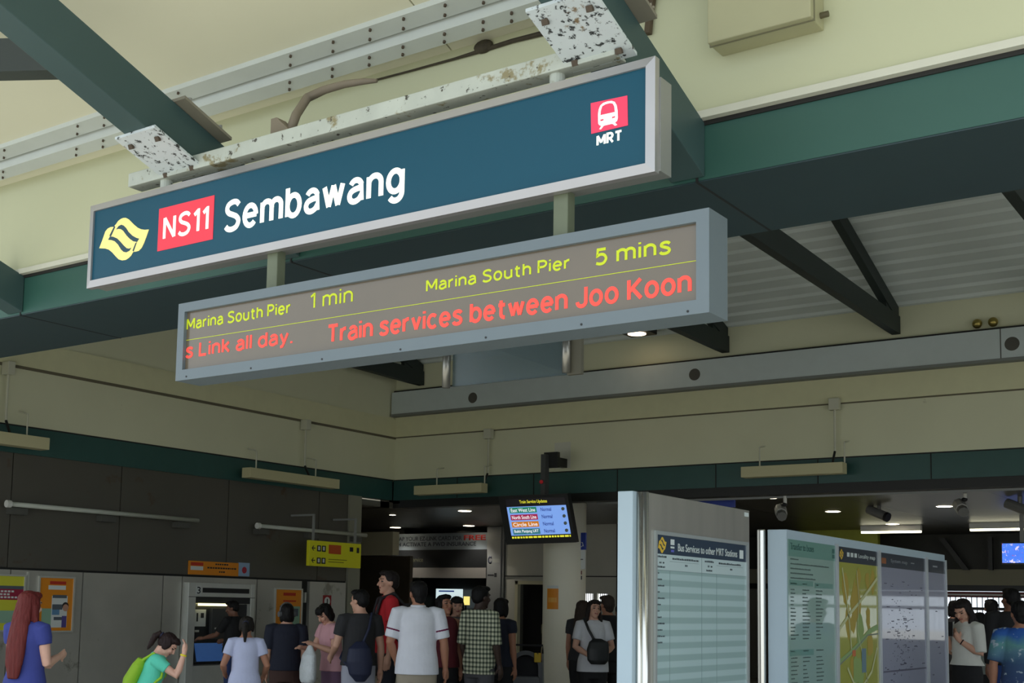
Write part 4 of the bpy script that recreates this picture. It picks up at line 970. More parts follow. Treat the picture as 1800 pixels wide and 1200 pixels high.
rect('bus_icon', HW, t, 'x', FX, A0+.165, 1.838, A0+.21, 1.868, .0072, .001); rect('bus_icon', HW, t, 'x', FX, A0+.165, 1.820, A0+.21, 1.830, .0072, .001); rect('bus_icon', mat('icon violet', (90, 96, 190), .5), t, 'x', FX, A0+.17, 1.800, A0+.205, 1.812, .0072, .001)
b = MB()
for u in (A0+.16, A0+.56, A0+.76): b.box(FX+.006, FX+.0068, u-.002, u+.002, T0, 1.785 if u == A0+.56 else 1.70)
b.box(FX+.006, FX+.0068, A0, A1, 1.698, 1.701); b.box(FX+.006, FX+.0068, A0+.16, A0+.52, 1.748, 1.750); b.box(FX+.006, FX+.0068, A0+.76, A1-.05, 1.748, 1.750)
b.build('rule', mat('rule grey', (124, 146, 148), .5), t)
b = MB()
def dashes(b, x, y0, y1, z, h, rnd):
    y = y0
    while y < y1:
        w = rnd.uniform(.008, .022); b.box(x, x+.0008, y, min(y1, y+w), z, z+h*rnd.uniform(.8, 1.1)); y += w+.005
rn = random.Random(3)
for u0, u1, z in ((A0+.01, A0+.12, 1.766), (A0+.19, A0+.52, 1.760), (A0+.60, A0+.72, 1.762), (A0+.79, A1-.08, 1.758), (A0+.035, A0+.06, 1.735), (A0+.075, A0+.095, 1.735), (A0+.64, A0+.66, 1.735), (A0+.68, A0+.70, 1.735), (A0+.345, A0+.375, 1.728), (A0+.95, A0+.98, 1.728), (A0+.01, A0+.10, 1.712), (A0+.62, A0+.70, 1.712)):
    dashes(b, FX+.0062, u0, u1, z, .010, rn)
z = 1.68
while z > 1.30:
    dashes(b, FX+.0062, A0+.008, A0+rn.uniform(.03, .11), z, .008, rn); z -= .033
b.build('small_print', INKB, t)['kind'] = 'stuff'
rect('corner_tag', HW, t, 'x', FX, 7.14, 2.06, 7.20, 2.085, .0005, .002)
# long four panel map board
KX = -3.428
t = thing('information_board', 'long white framed board of four glazed panels with maps and station notices', 'information board', (-3.5, 11, 0))
MB().box(-3.575, KX, 8.97, 13.30, 0, 2.10).build('body', BWH, t, .004)
MB().box(-3.615, -3.585, 8.92, 8.965, 0, 2.10).build('edge_tube', BSTB, t, .008); MB().box(-3.64, -3.62, 8.93, 8.965, 0, 2.10).build('edge_tube', BST, t, .006)
P = [(8.985, 10.005), (10.06, 11.09), (11.16, 12.56), (12.63, 13.275)]
DIV = mat('panel divider', (196, 202, 206), .35, .3)
for y0, y1 in ((10.01, 10.055), (11.095, 11.155), (12.565, 12.625), (13.278, 13.30)): box('divider', DIV, KX+.0005, KX+.02, y0, y1, .25, 2.045, t)
s1 = sheet('notice pale green', (148, 178, 168)); s3 = sheet('plan pale lilac', (148, 152, 172))
def K(nm, m_, i, f0, z0, f1, z1, off=.007, th=.001):
    y0, y1 = P[i]; return rect(nm, m_, t, 'x', KX, y0+(y1-y0)*f0, z0, y0+(y1-y0)*f1, z1, off, th)
sh = [K('panel_sheet', m_, i, 0, .3, 1, 2.03, .001, .005) for i, m_ in enumerate((s1, sheet('map olive', (168, 170, 62)), s3, s3))]
K('panel_heading', sheet('heading teal', (112, 158, 146)), 0, 0, 1.905, 1, 2.03)
for i in (1, 2, 3): K('panel_heading', sheet('heading slate', (44, 54, 66)), i, 0, 1.905, 1, 2.03)
TINK = mat('teal ink', (58, 104, 98), .5)
def Kt(nm, s, m_, i, f0, z0, f1, z1): y0, y1 = P[i]; return text(nm, s, m_, t, 'x', KX, (y0+(y1-y0)*f0, z0, y0+(y1-y0)*f1, z1), off=.0085, bold=.004)
Kt('heading_lettering', 'Transfer to buses', TINK, 0, .04, 1.955, .52, 2.005); K('mark', TINK, 0, .93, 1.965, .98, 2.0, .0085)
K('mark', TINK, 0, .93, 1.925, .98, 1.955, .0085)
emblem(t, 'x', KX, P[1][0]+.09, 1.968, .10, .0085)
for f in (.22, .31, .40): K('mark', HW, 1, f, 1.955, f+.06, 1.99, .0085)
Kt('heading_lettering', 'Locality map', HW, 1, .50, 1.945, .93, 1.99)
K('mark', mat('rust mark', (150, 90, 50), .5), 2, .03, 1.935, .12, 1.985, .0085); Kt('heading_lettering', 'System map', mat('dim heading', (140, 146, 152), .5), 2, .22, 1.945, .58, 1.985); K('mark', mat('dim heading', (1, 1, 1)), 2, .66, 1.965, .74, 1.975, .0085)
K('mark', mat('dim heading', (1, 1, 1)), 3, .3, 1.96, .55, 1.975, .0085)
b = MB(); rn = random.Random(5); y0, y1 = P[0]
for f0, f1, z in ((.04, .2, 1.88), (.04, .85, 1.845), (.04, .45, 1.81), (.04, .5, 1.775), (.04, .55, 1.74)): dashes(b, KX+.0072, y0+f0*1.02, y0+f1*1.02, z, .010, rn)
for z in [1.70]+[1.655-.028*k for k in range(14)]+[1.20]+[1.15-.03*k for k in range(20)]:
    for f in (.04, .28, .56): dashes(b, KX+.0072, y0+f*1.02, y0+(f+rn.uniform(.06, .16))*1.02, z, .009, rn)
b.build('small_print', mat('print grey', (84, 104, 100), .5), t)['kind'] = 'stuff'
for f0, f1, z0, z1 in ((.02, .5, 1.69, 1.73), (.54, .94, 1.68, 1.72), (.02, .5, 1.17, 1.215)): K('table_head', sheet('heading teal', (1, 1, 1)), 0, f0, z0, f1, z1)
# street map: patches of land use, roads, a blue water shape
rn = random.Random(11); y0, y1 = P[1]; Wp = y1-y0
cols = [mat('map ochre', (172, 150, 56), .5), mat('map green', (140, 164, 92), .5), mat('map lime', (156, 176, 76), .5), mat('map blue green', (122, 154, 120), .5)]
for k in range(22):
    cy, cz = y0+Wp*rn.uniform(.12, .88), rn.uniform(.45, 1.80); r0 = rn.uniform(.05, .11)
    if k < 6: cz = rn.uniform(1.4, 1.8)
    pts = [(min(y1-.005, max(y0+.005, cy+r0*rn.uniform(.6, 1.3)*math.cos(a*.785))), min(1.89, cz+r0*1.5*rn.uniform(.6, 1.3)*math.sin(a*.785))) for a in range(8)]
    flat('map_area', cols[(0 if cz > 1.4 else rn.randint(0, 3))], t, 'x', KX, pts, .0062+.0001*k, .0003)
ROAD = mat('map road', (196, 200, 150), .5); RAILM = mat('map rail', (120, 128, 112), .5)
def road(pts, w_, m_, off=.009):
    b = MB(); P_ = [Vector((y0+Wp*a, z)) for a, z in pts]
    for i in range(len(P_)):
        d = (P_[min(i+1, len(P_)-1)]-P_[max(0, i-1)]).normalized(); nn = Vector((-d.y, d.x))*w_
        for s in (1, -1): b.v.append((KX+off, P_[i].x+nn.x*s, P_[i].y+nn.y*s))
    for i in range(len(P_)-1): b.face(2*i, 2*i+1, 2*i+3, 2*i+2)
    n = len(b.v); b.v += [(x+.0004, y, z) for x, y, z in b.v]
    for i in range(len(P_)-1): b.face(n+2*i, n+2*i+2, n+2*i+3, n+2*i+1)
    b.build('map_road', m_, t)
road([(.02, 1.36), (.3, 1.50), (.6, 1.62), (.98, 1.80)], .014, ROAD); road([(.10, 1.86), (.2, 1.6), (.26, 1.40), (.3, 1.2)], .012, ROAD)
road([(.02, 1.10), (.25, 1.16), (.5, 1.24), (.75, 1.34), (.98, 1.38)], .022, mat('map band', (140, 170, 110), .5), .0088); road([(.02, 1.08), (.4, 1.20), (.7, 1.31), (.98, 1.32)], .006, RAILM)
road([(.2, 1.05), (.35, .92), (.55, .88), (.8, 1.0), (.95, 1.2)], .012, ROAD); road([(.45, 1.85), (.5, 1.6), (.45, 1.35), (.6, 1.1), (.7, .9), (.65, .5)], .007, ROAD)
K('map_water', mat('map water', (100, 128, 138), .5), 1, .55, 1.0, .66, 1.2, .0086); K('map_station', mat('map station', (196, 110, 60), .5), 1, .32, 1.14, .40, 1.19, .0092)
b = MB(); rn = random.Random(8); y0, y1 = P[2]
for k in range(60):
    a = rn.uniform(.05, .9); z = rn.uniform(.6, 1.8); dashes(b, KX+.0072, y0+1.4*a, min(y1, y0+1.4*(a+rn.uniform(.02, .07))), z, .008, rn)
for k in range(120):
    a = min(.95, max(.05, rn.gauss(.45, .14))); z = rn.gauss(1.25, .18); b.box(KX+.0072, KX+.008, y0+1.4*a, y0+1.4*a+rn.uniform(.006, .02), z, z+rn.uniform(.004, .012))
b.box(KX+.0072, KX+.008, y0+.06, y1-.02, .98, .995)
y0, y1 = P[3]
for k in range(9): a = rn.uniform(.2, .85); z = rn.uniform(.6, 1.6); dashes(b, KX+.0072, y0+.62*a, y0+.62*(a+.1), z, .009, rn)
b.build('plan_print', mat('plan ink', (86, 84, 104), .5), t)['kind'] = 'stuff'
# ------------------------------------------------------------------ people
VOX = .0075
def remeshed(mb, voxel, smooth=3, fac=.5):
    me = mb.mesh('tmp'); o = bpy.data.objects.new('tmp', me); COL.objects.link(o)
    r = o.modifiers.new('r', 'REMESH'); r.mode = 'VOXEL'; r.voxel_size = voxel
    if smooth:
        s = o.modifiers.new('s', 'SMOOTH'); s.iterations = smooth; s.factor = fac
    bpy.context.view_layer.update()
    out = bpy.data.meshes.new_from_object(o.evaluated_get(bpy.context.evaluated_depsgraph_get()))
    bpy.data.objects.remove(o); bpy.data.meshes.remove(me)
    out.polygons.foreach_set('use_smooth', [True]*len(out.polygons))
    return out
SKIN = {'fair': (204, 156, 132), 'tan': (170, 118, 92), 'brown': (128, 86, 66), 'dark': (62, 44, 36), 'pale': (216, 170, 150)}
EYE_M = mat('eye dark', (30, 24, 22), .3); LIP_M = mat('lip', (150, 76, 72), .5)
def skin(k): return mat('skin '+k, SKIN[k], .55, noise_amt=.05, noise_scale=30)
def cloth(nm, rgb, rough=.85): return mat('cloth '+nm, rgb, rough, noise_amt=.10, noise_scale=7, bump=.25)
def hairm(nm, rgb): return mat('hair '+nm, rgb, .6, noise_amt=.35, noise_scale=60, stretch=(1, 1, .12), bump=.4, spec=.25)
HB = hairm('black', (15, 13, 13))
def hand(mb, wpos, d, n, T, size=1., curl=.35):
    """palm, four unequal curled fingers and a side thumb; d = pointing direction, n = palm normal"""
    d = d.normalized(); n = (n-d*n.dot(d)).normalized(); s = d.cross(n)
    k = size
    mb.tube([tuple(T(wpos)), tuple(T(wpos+d*.03*k)), tuple(T(wpos+d*.08*k))], [.026*k, .032*k, .030*k], 10, round_=True)
    for j, (off, L) in enumerate(((-.033, .062), (-.011, .074), (.011, .070), (.033, .054))):
        p0 = wpos+d*.082*k+s*off*k*.9; spread = s*off*.5
        a = (d+spread*4*.25+n*curl*.3).normalized(); p1 = p0+a*L*.45*k; a2 = (d*(1-curl*.5)+n*curl).normalized(); p2 = p1+a2*L*.35*k; a3 = (d*(1-curl)+n*curl*1.3).normalized(); p3 = p2+a3*L*.3*k
        mb.tube([tuple(T(p)) for p in (p0-d*.02*k, p0, p1, p2, p3)], [.0105*k, .0105*k, .0098*k, .009*k, .0075*k], 8, round_=True)
    sg = -1
    p0 = wpos+d*.03*k+s*sg*.028*k; p1 = p0+(d*.6+s*sg*.75+n*.2).normalized()*.035*k; p2 = p1+(d*.9+s*sg*.25+n*.3).normalized()*.03*k
    mb.tube([tuple(T(p)) for p in (p0-s*sg*.01*k, p0, p1, p2)], [.013*k, .0125*k, .0115*k, .009*k], 8, round_=True)
def person(label, px, top, depth, phi, top_kind, top_m, bot_kind, bot_m, sk='tan', hair='short', hair_m=None, lean=0., head=(0, 0, 0), arms=None,
           build=1., name='person', vox=VOX, hem=.86, sleeve=.55, shoe=None, neck_drop=0., group=None, shape='m', at_=None):
    """px, top: photo column of the body and photo row of the crown; depth along the view; phi 0 = facing the lens, 90 = facing photo left"""
    d = ray(px, top); 
    if at_ is None: p = Vector((0, 0, EYE))+d*depth
    else: p = on(at_[0], at_[1], px, top)
    h = p.z; S = h/1.675
    c = Vector((-d.x, -d.y, 0)).normalized(); rz = math.atan2(c.x, -c.y)-math.radians(phi)
    root = thing(name, label, 'person', (p.x, p.y, 0), group); root.rotation_euler = (0, 0, rz); root.scale = (S, S, S)
    B = build; fem = shape == 'f'
    sw = (.155 if fem else .178)*B
    cl = math.radians(lean); pv = Vector((0, 0, .95))
    def T(q):
        q = Vector(q)
        if q.z > .95 and lean:
            r = q-pv; k = min(1, (q.z-.95)/.2)
            r = Matrix.Rotation(cl*k, 3, 'X') @ r; return pv+r
        return q
    I = lambda q: Vector(q)
    body = MB()
    tw = .92 if fem else 1.0
    torso = [((0, .005, .80), .150*B, .10*B), ((0, .005, .88), .168*B, .115*B), ((0, 0, .95), .160*B, .108*B), ((0, -.005, 1.04), .135*B*tw, .098*B), ((0, -.005, 1.12), .138*B*tw, .102*B), ((0, -.005, 1.22), .156*B*tw, .112*B), ((0, 0, 1.30), .168*B*tw, .108*B), ((0, .005, 1.37), .160*B*tw, .085*B), ((0, .01, 1.405), .125*B, .070*B), ((0, .012, 1.435), .080, .062), ((0, .008, 1.465), .056, .057), ((0, 0, 1.51), .052, .056)]
    body.loft(torso, 24, T)
    hm = Matrix.Translation(T((0, 0, 1.475)))@Matrix.Rotation(cl, 4, 'X')@Matrix.Rotation(math.radians(head[0]), 4, 'Z')@Matrix.Rotation(math.radians(head[1]), 4, 'X')@Matrix.Rotation(math.radians(head[2]), 4, 'Y')@Matrix.Translation(Vector((0, -.012, .088)))
    H = lambda q: hm@Vector(q)
    body.ell((0, .012, .022), (.073, .093, .09), H, 20, 12); body.ell((0, -.022, -.045), (.056, .064, .068), H, 16, 10); body.ell((0, -.058, -.095), (.026, .026, .02), H)
    body.tube([H((0, -.080, .018)), H((0, -.094, -.004)), H((0, -.102, -.024))], [.008, .010, .0145], 8, round_=True)
    body.ell((0, -.076, .034), (.05, .016, .012), H); body.ell((0, -.082, -.056), (.022, .010, .010), H)
    for sx in (-1, 1):
        body.ell((sx*.076, .012, -.008), (.010, .020, .031), H); body.ell((sx*.036, -.064, -.022), (.024, .022, .022), H)
    body.tube([T((0, .01, 1.42)), T((0, .004, 1.49)), H((0, .02, -.03))], [.058, .053, .052], 14)
    A = {}
    for side, key in ((1, 'l'), (-1, 'r')):
        sh = Vector((side*sw, .005, 1.375))
        spec = (arms or {}).get(key) or ((side*.12, .04, -1), (side*.03, -.14, -1))
        u = Vector(spec[0]).normalized(); f = Vector(spec[1]).normalized()
        el = sh+u*.285; wr = el+f*.245
        A[key] = (sh, u, f, el, wr)
        TT = T if lean else I
        Ts = lambda q: T(Vector((q[0], q[1], max(q[2], 1.2)))) - Vector((0, 0, max(q[2], 1.2))) + Vector((0, 0, 0)) if False else None
        def TA(q, sh=sh):
            return T(sh)+(Matrix.Rotation(cl, 3, 'X')@(Vector(q)-sh))
        A[key] += (TA,)
        body.tube([tuple(TA(q)) for q in (sh-Vector((side*.03, 0, -.0)), sh, sh+u*.10, sh+u*.20, el, el+f*.06, el+f*.15, wr)], [.052*B, .056*B, .050*B, .044*B, .038*B, .041*B, .034*B, .025], 12, round_=True)
        hn = Vector(spec[2]) if len(spec) > 2 else Vector((-side, 0, 0)); hd = Vector(spec[3]) if len(spec) > 3 else f
        hand(body, wr, hd, hn, TA, .95 if fem else 1.03, spec[4] if len(spec) > 4 else .35)
    hips = .088*B
    for sx in (-1, 1):
        body.tube([(sx*hips, 0, .86), (sx*hips*1.02, 0, .70), (sx*hips, -.005, .50), (sx*hips, .005, .36), (sx*hips, .01, .22), (sx*hips, .012, .08)], [.088*B, .078*B, .056*B, .055*B, .044, .036], 14, round_=True)
        body.tube([(sx*hips, .04, .04), (sx*hips, -.05, .032), (sx*(hips+.01), -.15, .022)], [.034, .036, .024], 10, round_=True)
    me = remeshed(body, vox)
    for q in (skin(sk), EYE_M, LIP_M): me.materials.append(q)
    inv = hm.inverted(); 
    for pl in me.polygons:
        q = inv@pl.center
        if q.y < -.045:
            ax_ = abs(q.x)
            if .020 < ax_ < .045 and .004 < q.z < .016: pl.material_index = 1
            elif .018 < ax_ < .048 and .030 < q.z < .038: pl.material_index = 1
            elif ax_ < .024 and -.062 < q.z < -.048 and q.y < -.07: pl.material_index = 2
    bo = link('body', me, None); bo.parent = root
    # ---- clothes
    def put(nm, mb, m_, v=.009, sm=4, lab=None):
        x = remeshed(mb, v, sm); x.materials.append(m_); o = link(nm, x, None); o.parent = root
        if lab: o['label'] = lab
        return o
    if top_m:
        g = MB(); e = .016
        zt_ = 1.43-neck_drop
        secs = [((0, .004, hem), .172*B+e+.014, .118*B+e+.016)] + [((c_[0], c_[1], c_[2]), rx+e*1.1+(.012 if c_[2] < 1 else 0), ry+e+(.014 if c_[2] < 1 else 0)) for c_, rx, ry in torso if c_[2] > hem+.02 and c_[2] < 1.40]
        secs = [(c_, max(rx, .158*B*tw+e), max(ry, .108*B+e)) if c_[2] < 1.36 else (c_, rx, ry) for c_, rx, ry in secs]
        secs += [((0, .006, 1.375), .172*B*tw+.010, .085*B+.016), ((0, .010, 1.41), .132*B+.008, .074*B+.012), ((0, .012, zt_+.006), .078+.004, .066+.004)]
        g.loft(secs, 24, T)
        for key in ('l', 'r'):
            sh, u, f, el, wr, TA = A[key]; sd = 1 if key == 'l' else -1
            if top_kind == 'tank': g.tube([tuple(TA(sh-Vector((sd*.07, 0, -.01)))), tuple(TA(sh-Vector((sd*.02, 0, .01))))], [.05*B, .045*B], 12, round_=True); continue
            pts = [sh-Vector((sd*.085, 0, -.004)), sh-Vector((sd*.04, 0, .0)), sh, sh+u*.08]; rr = [.055*B, .066*B, .073*B, .071*B]
            if top_kind == 'long': pts += [sh+u*.18, el, el+f*.10, wr-f*.02]; rr += [.062*B, .055*B, .052*B, .042]
            else: pts += [sh+u*(.285*sleeve*.8), sh+u*(.285*sleeve)]; rr += [.066*B, .064*B]
            g.tube([tuple(TA(q)) for q in pts], rr, 14)
        put('shirt' if top_kind != 'blouse' else 'blouse', g, top_m)
        if top_kind == 'polo':
            g = MB(); g.loft([((0, .012, 1.405), .088, .080), ((0, .010, 1.455), .071, .070)], 20, T); put('collar', g, top_m, .008, 2)
    if bot_m:
        g = MB(); e = .013
        g.loft([((0, .004, .72), .165*B+e, .10*B+e), ((0, .005, .80), .165*B+e, .108*B+e), ((0, .005, .88), .170*B+e, .117*B+e), ((0, 0, .97), .158*B+e, .108*B+e)], 24)
        if bot_kind == 'skirt': g.loft([((0, .0, .50), .20*B, .15*B), ((0, .004, .72), .185*B, .13*B), ((0, .005, .80), .175*B, .12*B)], 24)
        else:
            zl = .46 if bot_kind == 'shorts' else .07
            for sx in (-1, 1):
                pts = [(sx*hips, 0, .84), (sx*hips*1.02, 0, .70), (sx*hips, -.003, .50)]; rr = [.098*B, .092*B, .080*B if zl > .3 else .072*B]
                if zl < .3: pts += [(sx*hips, .006, .30), (sx*hips, .012, zl)]; rr += [.064*B, .058*B]
                g.tube(pts, rr, 14)
        put({'skirt': 'skirt', 'shorts': 'shorts'}.get(bot_kind, 'trousers'), g, bot_m, .010, 3)
    for sx in (-1, 1):
        g = MB(); g.tube([(sx*hips, .05, .05), (sx*hips, -.04, .045), (sx*(hips+.008), -.16, .032)], [.044, .046, .034], 12, round_=True)
        g.box(sx*hips-.04, sx*hips+.046, -.185, .085, .0, .02); put('shoe', g, shoe or mat('shoe dark', (44, 42, 44), .6), .009, 2)
    # ---- hair
    hmat = hair_m or HB
    g = MB()
    g.ell((0, .030, .042), (.086, .092, .082), H, 20, 12); g.ell((0, .055, .0), (.076, .066, .075), H)
    if hair in ('short', 'crop'):
        g.ell((0, -.030, .094), (.066, .060, .030), H)
        for sx in (-1, 1): g.ell((sx*.070, .012, .03), (.014, .030, .036), H)
        if hair == 'short': g.ell((0, .058, -.05), (.058, .045, .055), H); g.ell((.02, -.05, .092), (.05, .04, .026), H)
    else:
        g.ell((0, -.028, .088), (.072, .062, .034), H)
        for sx in (-1, 1): g.ell((sx*.072, .008, .0), (.020, .046, .065), H)
        if hair == 'fringe' or hair == 'bobfringe': g.ell((0, -.068, .062), (.062, .028, .034), H)
    hl = MB()
    if hair in ('long', 'longer'):
        L = .30 if hair == 'long' else .50
        R3 = Matrix.Rotation(cl, 3, 'X')
        pts = [H((0, .055, .02))]; base = T((0, 0, 1.44))
        secs = [(.080, .062), (.086, .055), (.092, .045), (.096, .040), (.085, .034), (.05, .022)]
        for k in range(6):
            f_ = k/5; q = H((0, .055, .02)).lerp(T((0, .125*B+.02, 1.47-L)), f_); q.y += .03*math.sin(f_*3.14); rx, ry = secs[k]
            i0 = len(g.v)
            for a in range(20): an = 2*math.pi*a/20; g.v.append((q.x+rx*math.cos(an), q.y+ry*math.sin(an), q.z))
            if k:
                for a in range(20): g.face(i0-20+a, i0-20+(a+1) % 20, i0+(a+1) % 20, i0+a)
            else: g.face(*[i0+a for a in range(19, -1, -1)])
        g.face(*[i0+a for a in range(20)])
        for sx in (-1, 1): g.tube([H((sx*.074, .02, .0)), H((sx*.082, .01, -.07)), T((sx*.095, -.03 if hair == 'long' else .02, 1.40)), T((sx*.10, -.07 if hair == 'long' else .05, 1.30))], [.026, .030, .028, .014], 10, round_=True)
    if hair in ('bob', 'bobfringe'):
        g.ell((0, .05, -.05), (.084, .060, .075), H)
        for sx in (-1, 1): g.ell((sx*.074, .012, -.05), (.022, .042, .062), H)
    if hair == 'ponytail':
        g.tube([H((0, .10, .03)), H((0, .15, .025)), H((0, .165, -.03)), H((0, .14, -.11)), H((0, .125, -.18))], [.022, .032, .036, .030, .012], 12, round_=True)
    x = remeshed(g, .008, 3)
    rr_ = random.Random(hash(label) % 1000)
    for v in x.vertices:
        nv = noise.noise(Vector((v.co.x*60, v.co.y*60, v.co.z*9+rr_.random()*0)))
        v.co += v.normal*(nv*.006)
    x.materials.append(hmat); o = link('hair', x, None); o.parent = root
    if hair == 'ponytail':
        q = H((0, .145, .027)); b = MB(); b.tube([H((0, .120, .03)), H((0, .135, .028))], .036, 12); put('hair_tie', b, cloth('tie', (40, 44, 70)), .008, 1)
    root.update_tag(); bpy.context.view_layer.update()
    M4 = Matrix.Translation((p.x, p.y, 0))@Matrix.Rotation(rz, 4, 'Z')@Matrix.Scale(S, 4)
    return dict(root=root, M=M4, T=T, H=H, A=A, put=put, S=S, p=p)
def W(P_, q): return P_['M']@Vector(q)
def held(P_, mb, name, mats, label, cat, v=None, sm=2, parts=None):
    """a carried thing: built in the carrier's frame, linked as its own top-level object"""
    me = remeshed(mb, v, sm) if v else mb.mesh(name)
    me.transform(P_['M']); me.materials.append(mats)
    if not v:
        bm = bmesh.new(); bm.from_mesh(me); bmesh.ops.recalc_face_normals(bm, faces=bm.faces); bm.to_mesh(me); bm.free()
    o = link(name, me)
    return tag(o, label, cat)
def plaid():
    M = mat('cloth plaid', (206, 208, 176), .85); nt = M.node_tree; N = nt.nodes; L = nt.links
    tc = N.new('ShaderNodeTexCoord'); sp = N.new('ShaderNodeSeparateXYZ'); L.new(tc.outputs['Object'], sp.inputs[0])
    def stripe(sock, per, wd):
        a = N.new('ShaderNodeMath'); a.operation = 'FRACT'; k = N.new('ShaderNodeMath'); k.operation = 'MULTIPLY'; k.inputs[1].default_value = 1/per; L.new(sock, k.inputs[0]); L.new(k.outputs[0], a.inputs[0])
        c = N.new('ShaderNodeMath'); c.operation = 'LESS_THAN'; c.inputs[1].default_value = wd; L.new(a.outputs[0], c.inputs[0]); return c.outputs[0]
    z = stripe(sp.outputs['Z'], .046, .45); sx = N.new('ShaderNodeMath'); sx.operation = 'ADD'; L.new(sp.outputs['X'], sx.inputs[0]); L.new(sp.outputs['Y'], sx.inputs[1])
    h = stripe(sx.outputs[0], .05, .45)
    ad = N.new('ShaderNodeMath'); ad.operation = 'ADD'; L.new(z, ad.inputs[0]); L.new(h, ad.inputs[1])
    mu = N.new('ShaderNodeMath'); mu.operation = 'MULTIPLY'; mu.inputs[1].default_value = .5; L.new(ad.outputs[0], mu.inputs[0])
    r = N.new('ShaderNodeValToRGB'); r.color_ramp.interpolation = 'CONSTANT'
    r.color_ramp.elements[0].color = (*lin((214, 214, 188)), 1); r.color_ramp.elements[1].position = .4; r.color_ramp.elements[1].color = (*lin((132, 140, 116)), 1)
    e = r.color_ramp.elements.new(.8); e.color = (*lin((58, 66, 58)), 1)
    L.new(mu.outputs[0], r.inputs[0]); L.new(r.outputs[0], N['Principled BSDF'].inputs['Base Color']); return M
def tropical():
    M = mat('cloth tropical', (40, 80, 150), .85); nt = M.node_tree; N = nt.nodes; L = nt.links
    tc = N.new('ShaderNodeTexCoord'); sp = N.new('ShaderNodeSeparateXYZ'); L.new(tc.outputs['Object'], sp.inputs[0])
    nz = N.new('ShaderNodeTexNoise'); nz.inputs['Scale'].default_value = 9; L.new(tc.outputs['Object'], nz.inputs[0])
    a = N.new('ShaderNodeMath'); a.operation = 'MULTIPLY_ADD'; a.inputs[1].default_value = .14; L.new(nz.outputs['Fac'], a.inputs[0]); L.new(sp.outputs['Z'], a.inputs[2])
    k = N.new('ShaderNodeMapRange'); k.inputs['From Min'].default_value = .9; k.inputs['From Max'].default_value = 1.52; L.new(a.outputs[0], k.inputs['Value'])
    r = N.new('ShaderNodeValToRGB'); es = r.color_ramp.elements; es[0].color = (*lin((48, 62, 112)), 1); es[1].color = (*lin((34, 82, 168)), 1); es[1].position = 1
    for p_, c in ((.45, (56, 84, 120)), (.62, (90, 130, 150)), (.74, (96, 150, 150)), (.86, (42, 94, 170))): q = es.new(p_); q.color = (*lin(c), 1)
    L.new(k.outputs[0], r.inputs[0])
    n2 = N.new('ShaderNodeTexNoise'); n2.inputs['Scale'].default_value = 18; L.new(tc.outputs['Object'], n2.inputs[0])
    rp = N.new('ShaderNodeValToRGB'); rp.color_ramp.elements[0].position = .6; rp.color_ramp.elements[1].position = .66; L.new(n2.outputs['Fac'], rp.inputs[0])
    mx = N.new('ShaderNodeMix'); mx.data_type = 'RGBA'; L.new(rp.outputs[0], mx.inputs['Factor']); L.new(r.outputs[0], mx.inputs['A']); mx.inputs['B'].default_value = (*lin((170, 186, 200)), 1)
    L.new(mx.outputs['Result'], N['Principled BSDF'].inputs['Base Color']); return M
BLK = cloth('black', (26, 26, 28)); NAV = cloth('navy', (26, 30, 46)); WHT = cloth('white', (226, 228, 236)); DKT = cloth('charcoal', (44, 44, 46)); JEAN = cloth('denim', (44, 62, 110))
# red-haired walker
P1 = person('person with long red-brown hair and a blue top walking past the yellow poster', 52, 1040, 9.4, -140, 'tee', cloth('blue', (56, 66, 140)), 'trousers', JEAN, 'pale', 'longer', hairm('red brown', (100, 38, 36)), shape='f', sleeve=.45,
    arms={'r': ((-.14, -.10, -1), (.25, -1, .22), (1, 0, 0)), 'l': ((.12, -.2, -1), (-.3, -1, -.1))}, head=(-8, 6, 0))
# child with raised arm
P2 = person('child in a teal shirt shading the brow with a raised arm and yellow wristband', 258, 1104, 9.9, -80, 'tee', cloth('teal', (96, 214, 186)), 'shorts', cloth('coral', (216, 130, 120)), 'pale', 'ponytail', hairm('dark brown', (38, 24, 24)), lean=18, head=(0, 26, 0), build=.95, shape='f',
    arms={'r': ((-.05, -.85, -.25), (.05, .05, 1), (0, 1, 0), (.05, .25, 1), .5), 'l': ((.2, -.3, -1), (0, -.8, -.3))})
sh, u, f, el, wr, TA = P2['A']['r']
b = MB(); b.tube([tuple(TA(wr-f*.035)), tuple(TA(wr-f*.015))], .036, 14); P2['put']('wristband', b, mat('band yellow', (236, 220, 50), .6), .007, 1)
b = MB(); T = P2['T']
b.loft([((0, .15, .88), .10, .05), ((0, .17, .95), .135, .075), ((0, .175, 1.10), .14, .085), ((0, .16, 1.25), .125, .075), ((0, .15, 1.33), .08, .05)], 20, T)
for sx in (-1, 1): b.tube([tuple(T(q)) for q in ((sx*.09, .13, 1.33), (sx*.10, .05, 1.43), (sx*.11, -.09, 1.37), (sx*.115, -.115, 1.22), (sx*.13, .0, 1.02), (sx*.11, .12, .95))], .017, 8)
held(P2, b, 'backpack', mat('lime nylon', (150, 196, 44), .7, bump=.2, noise_scale=10), 'lime green backpack worn by the child in the teal shirt', 'backpack', .009)
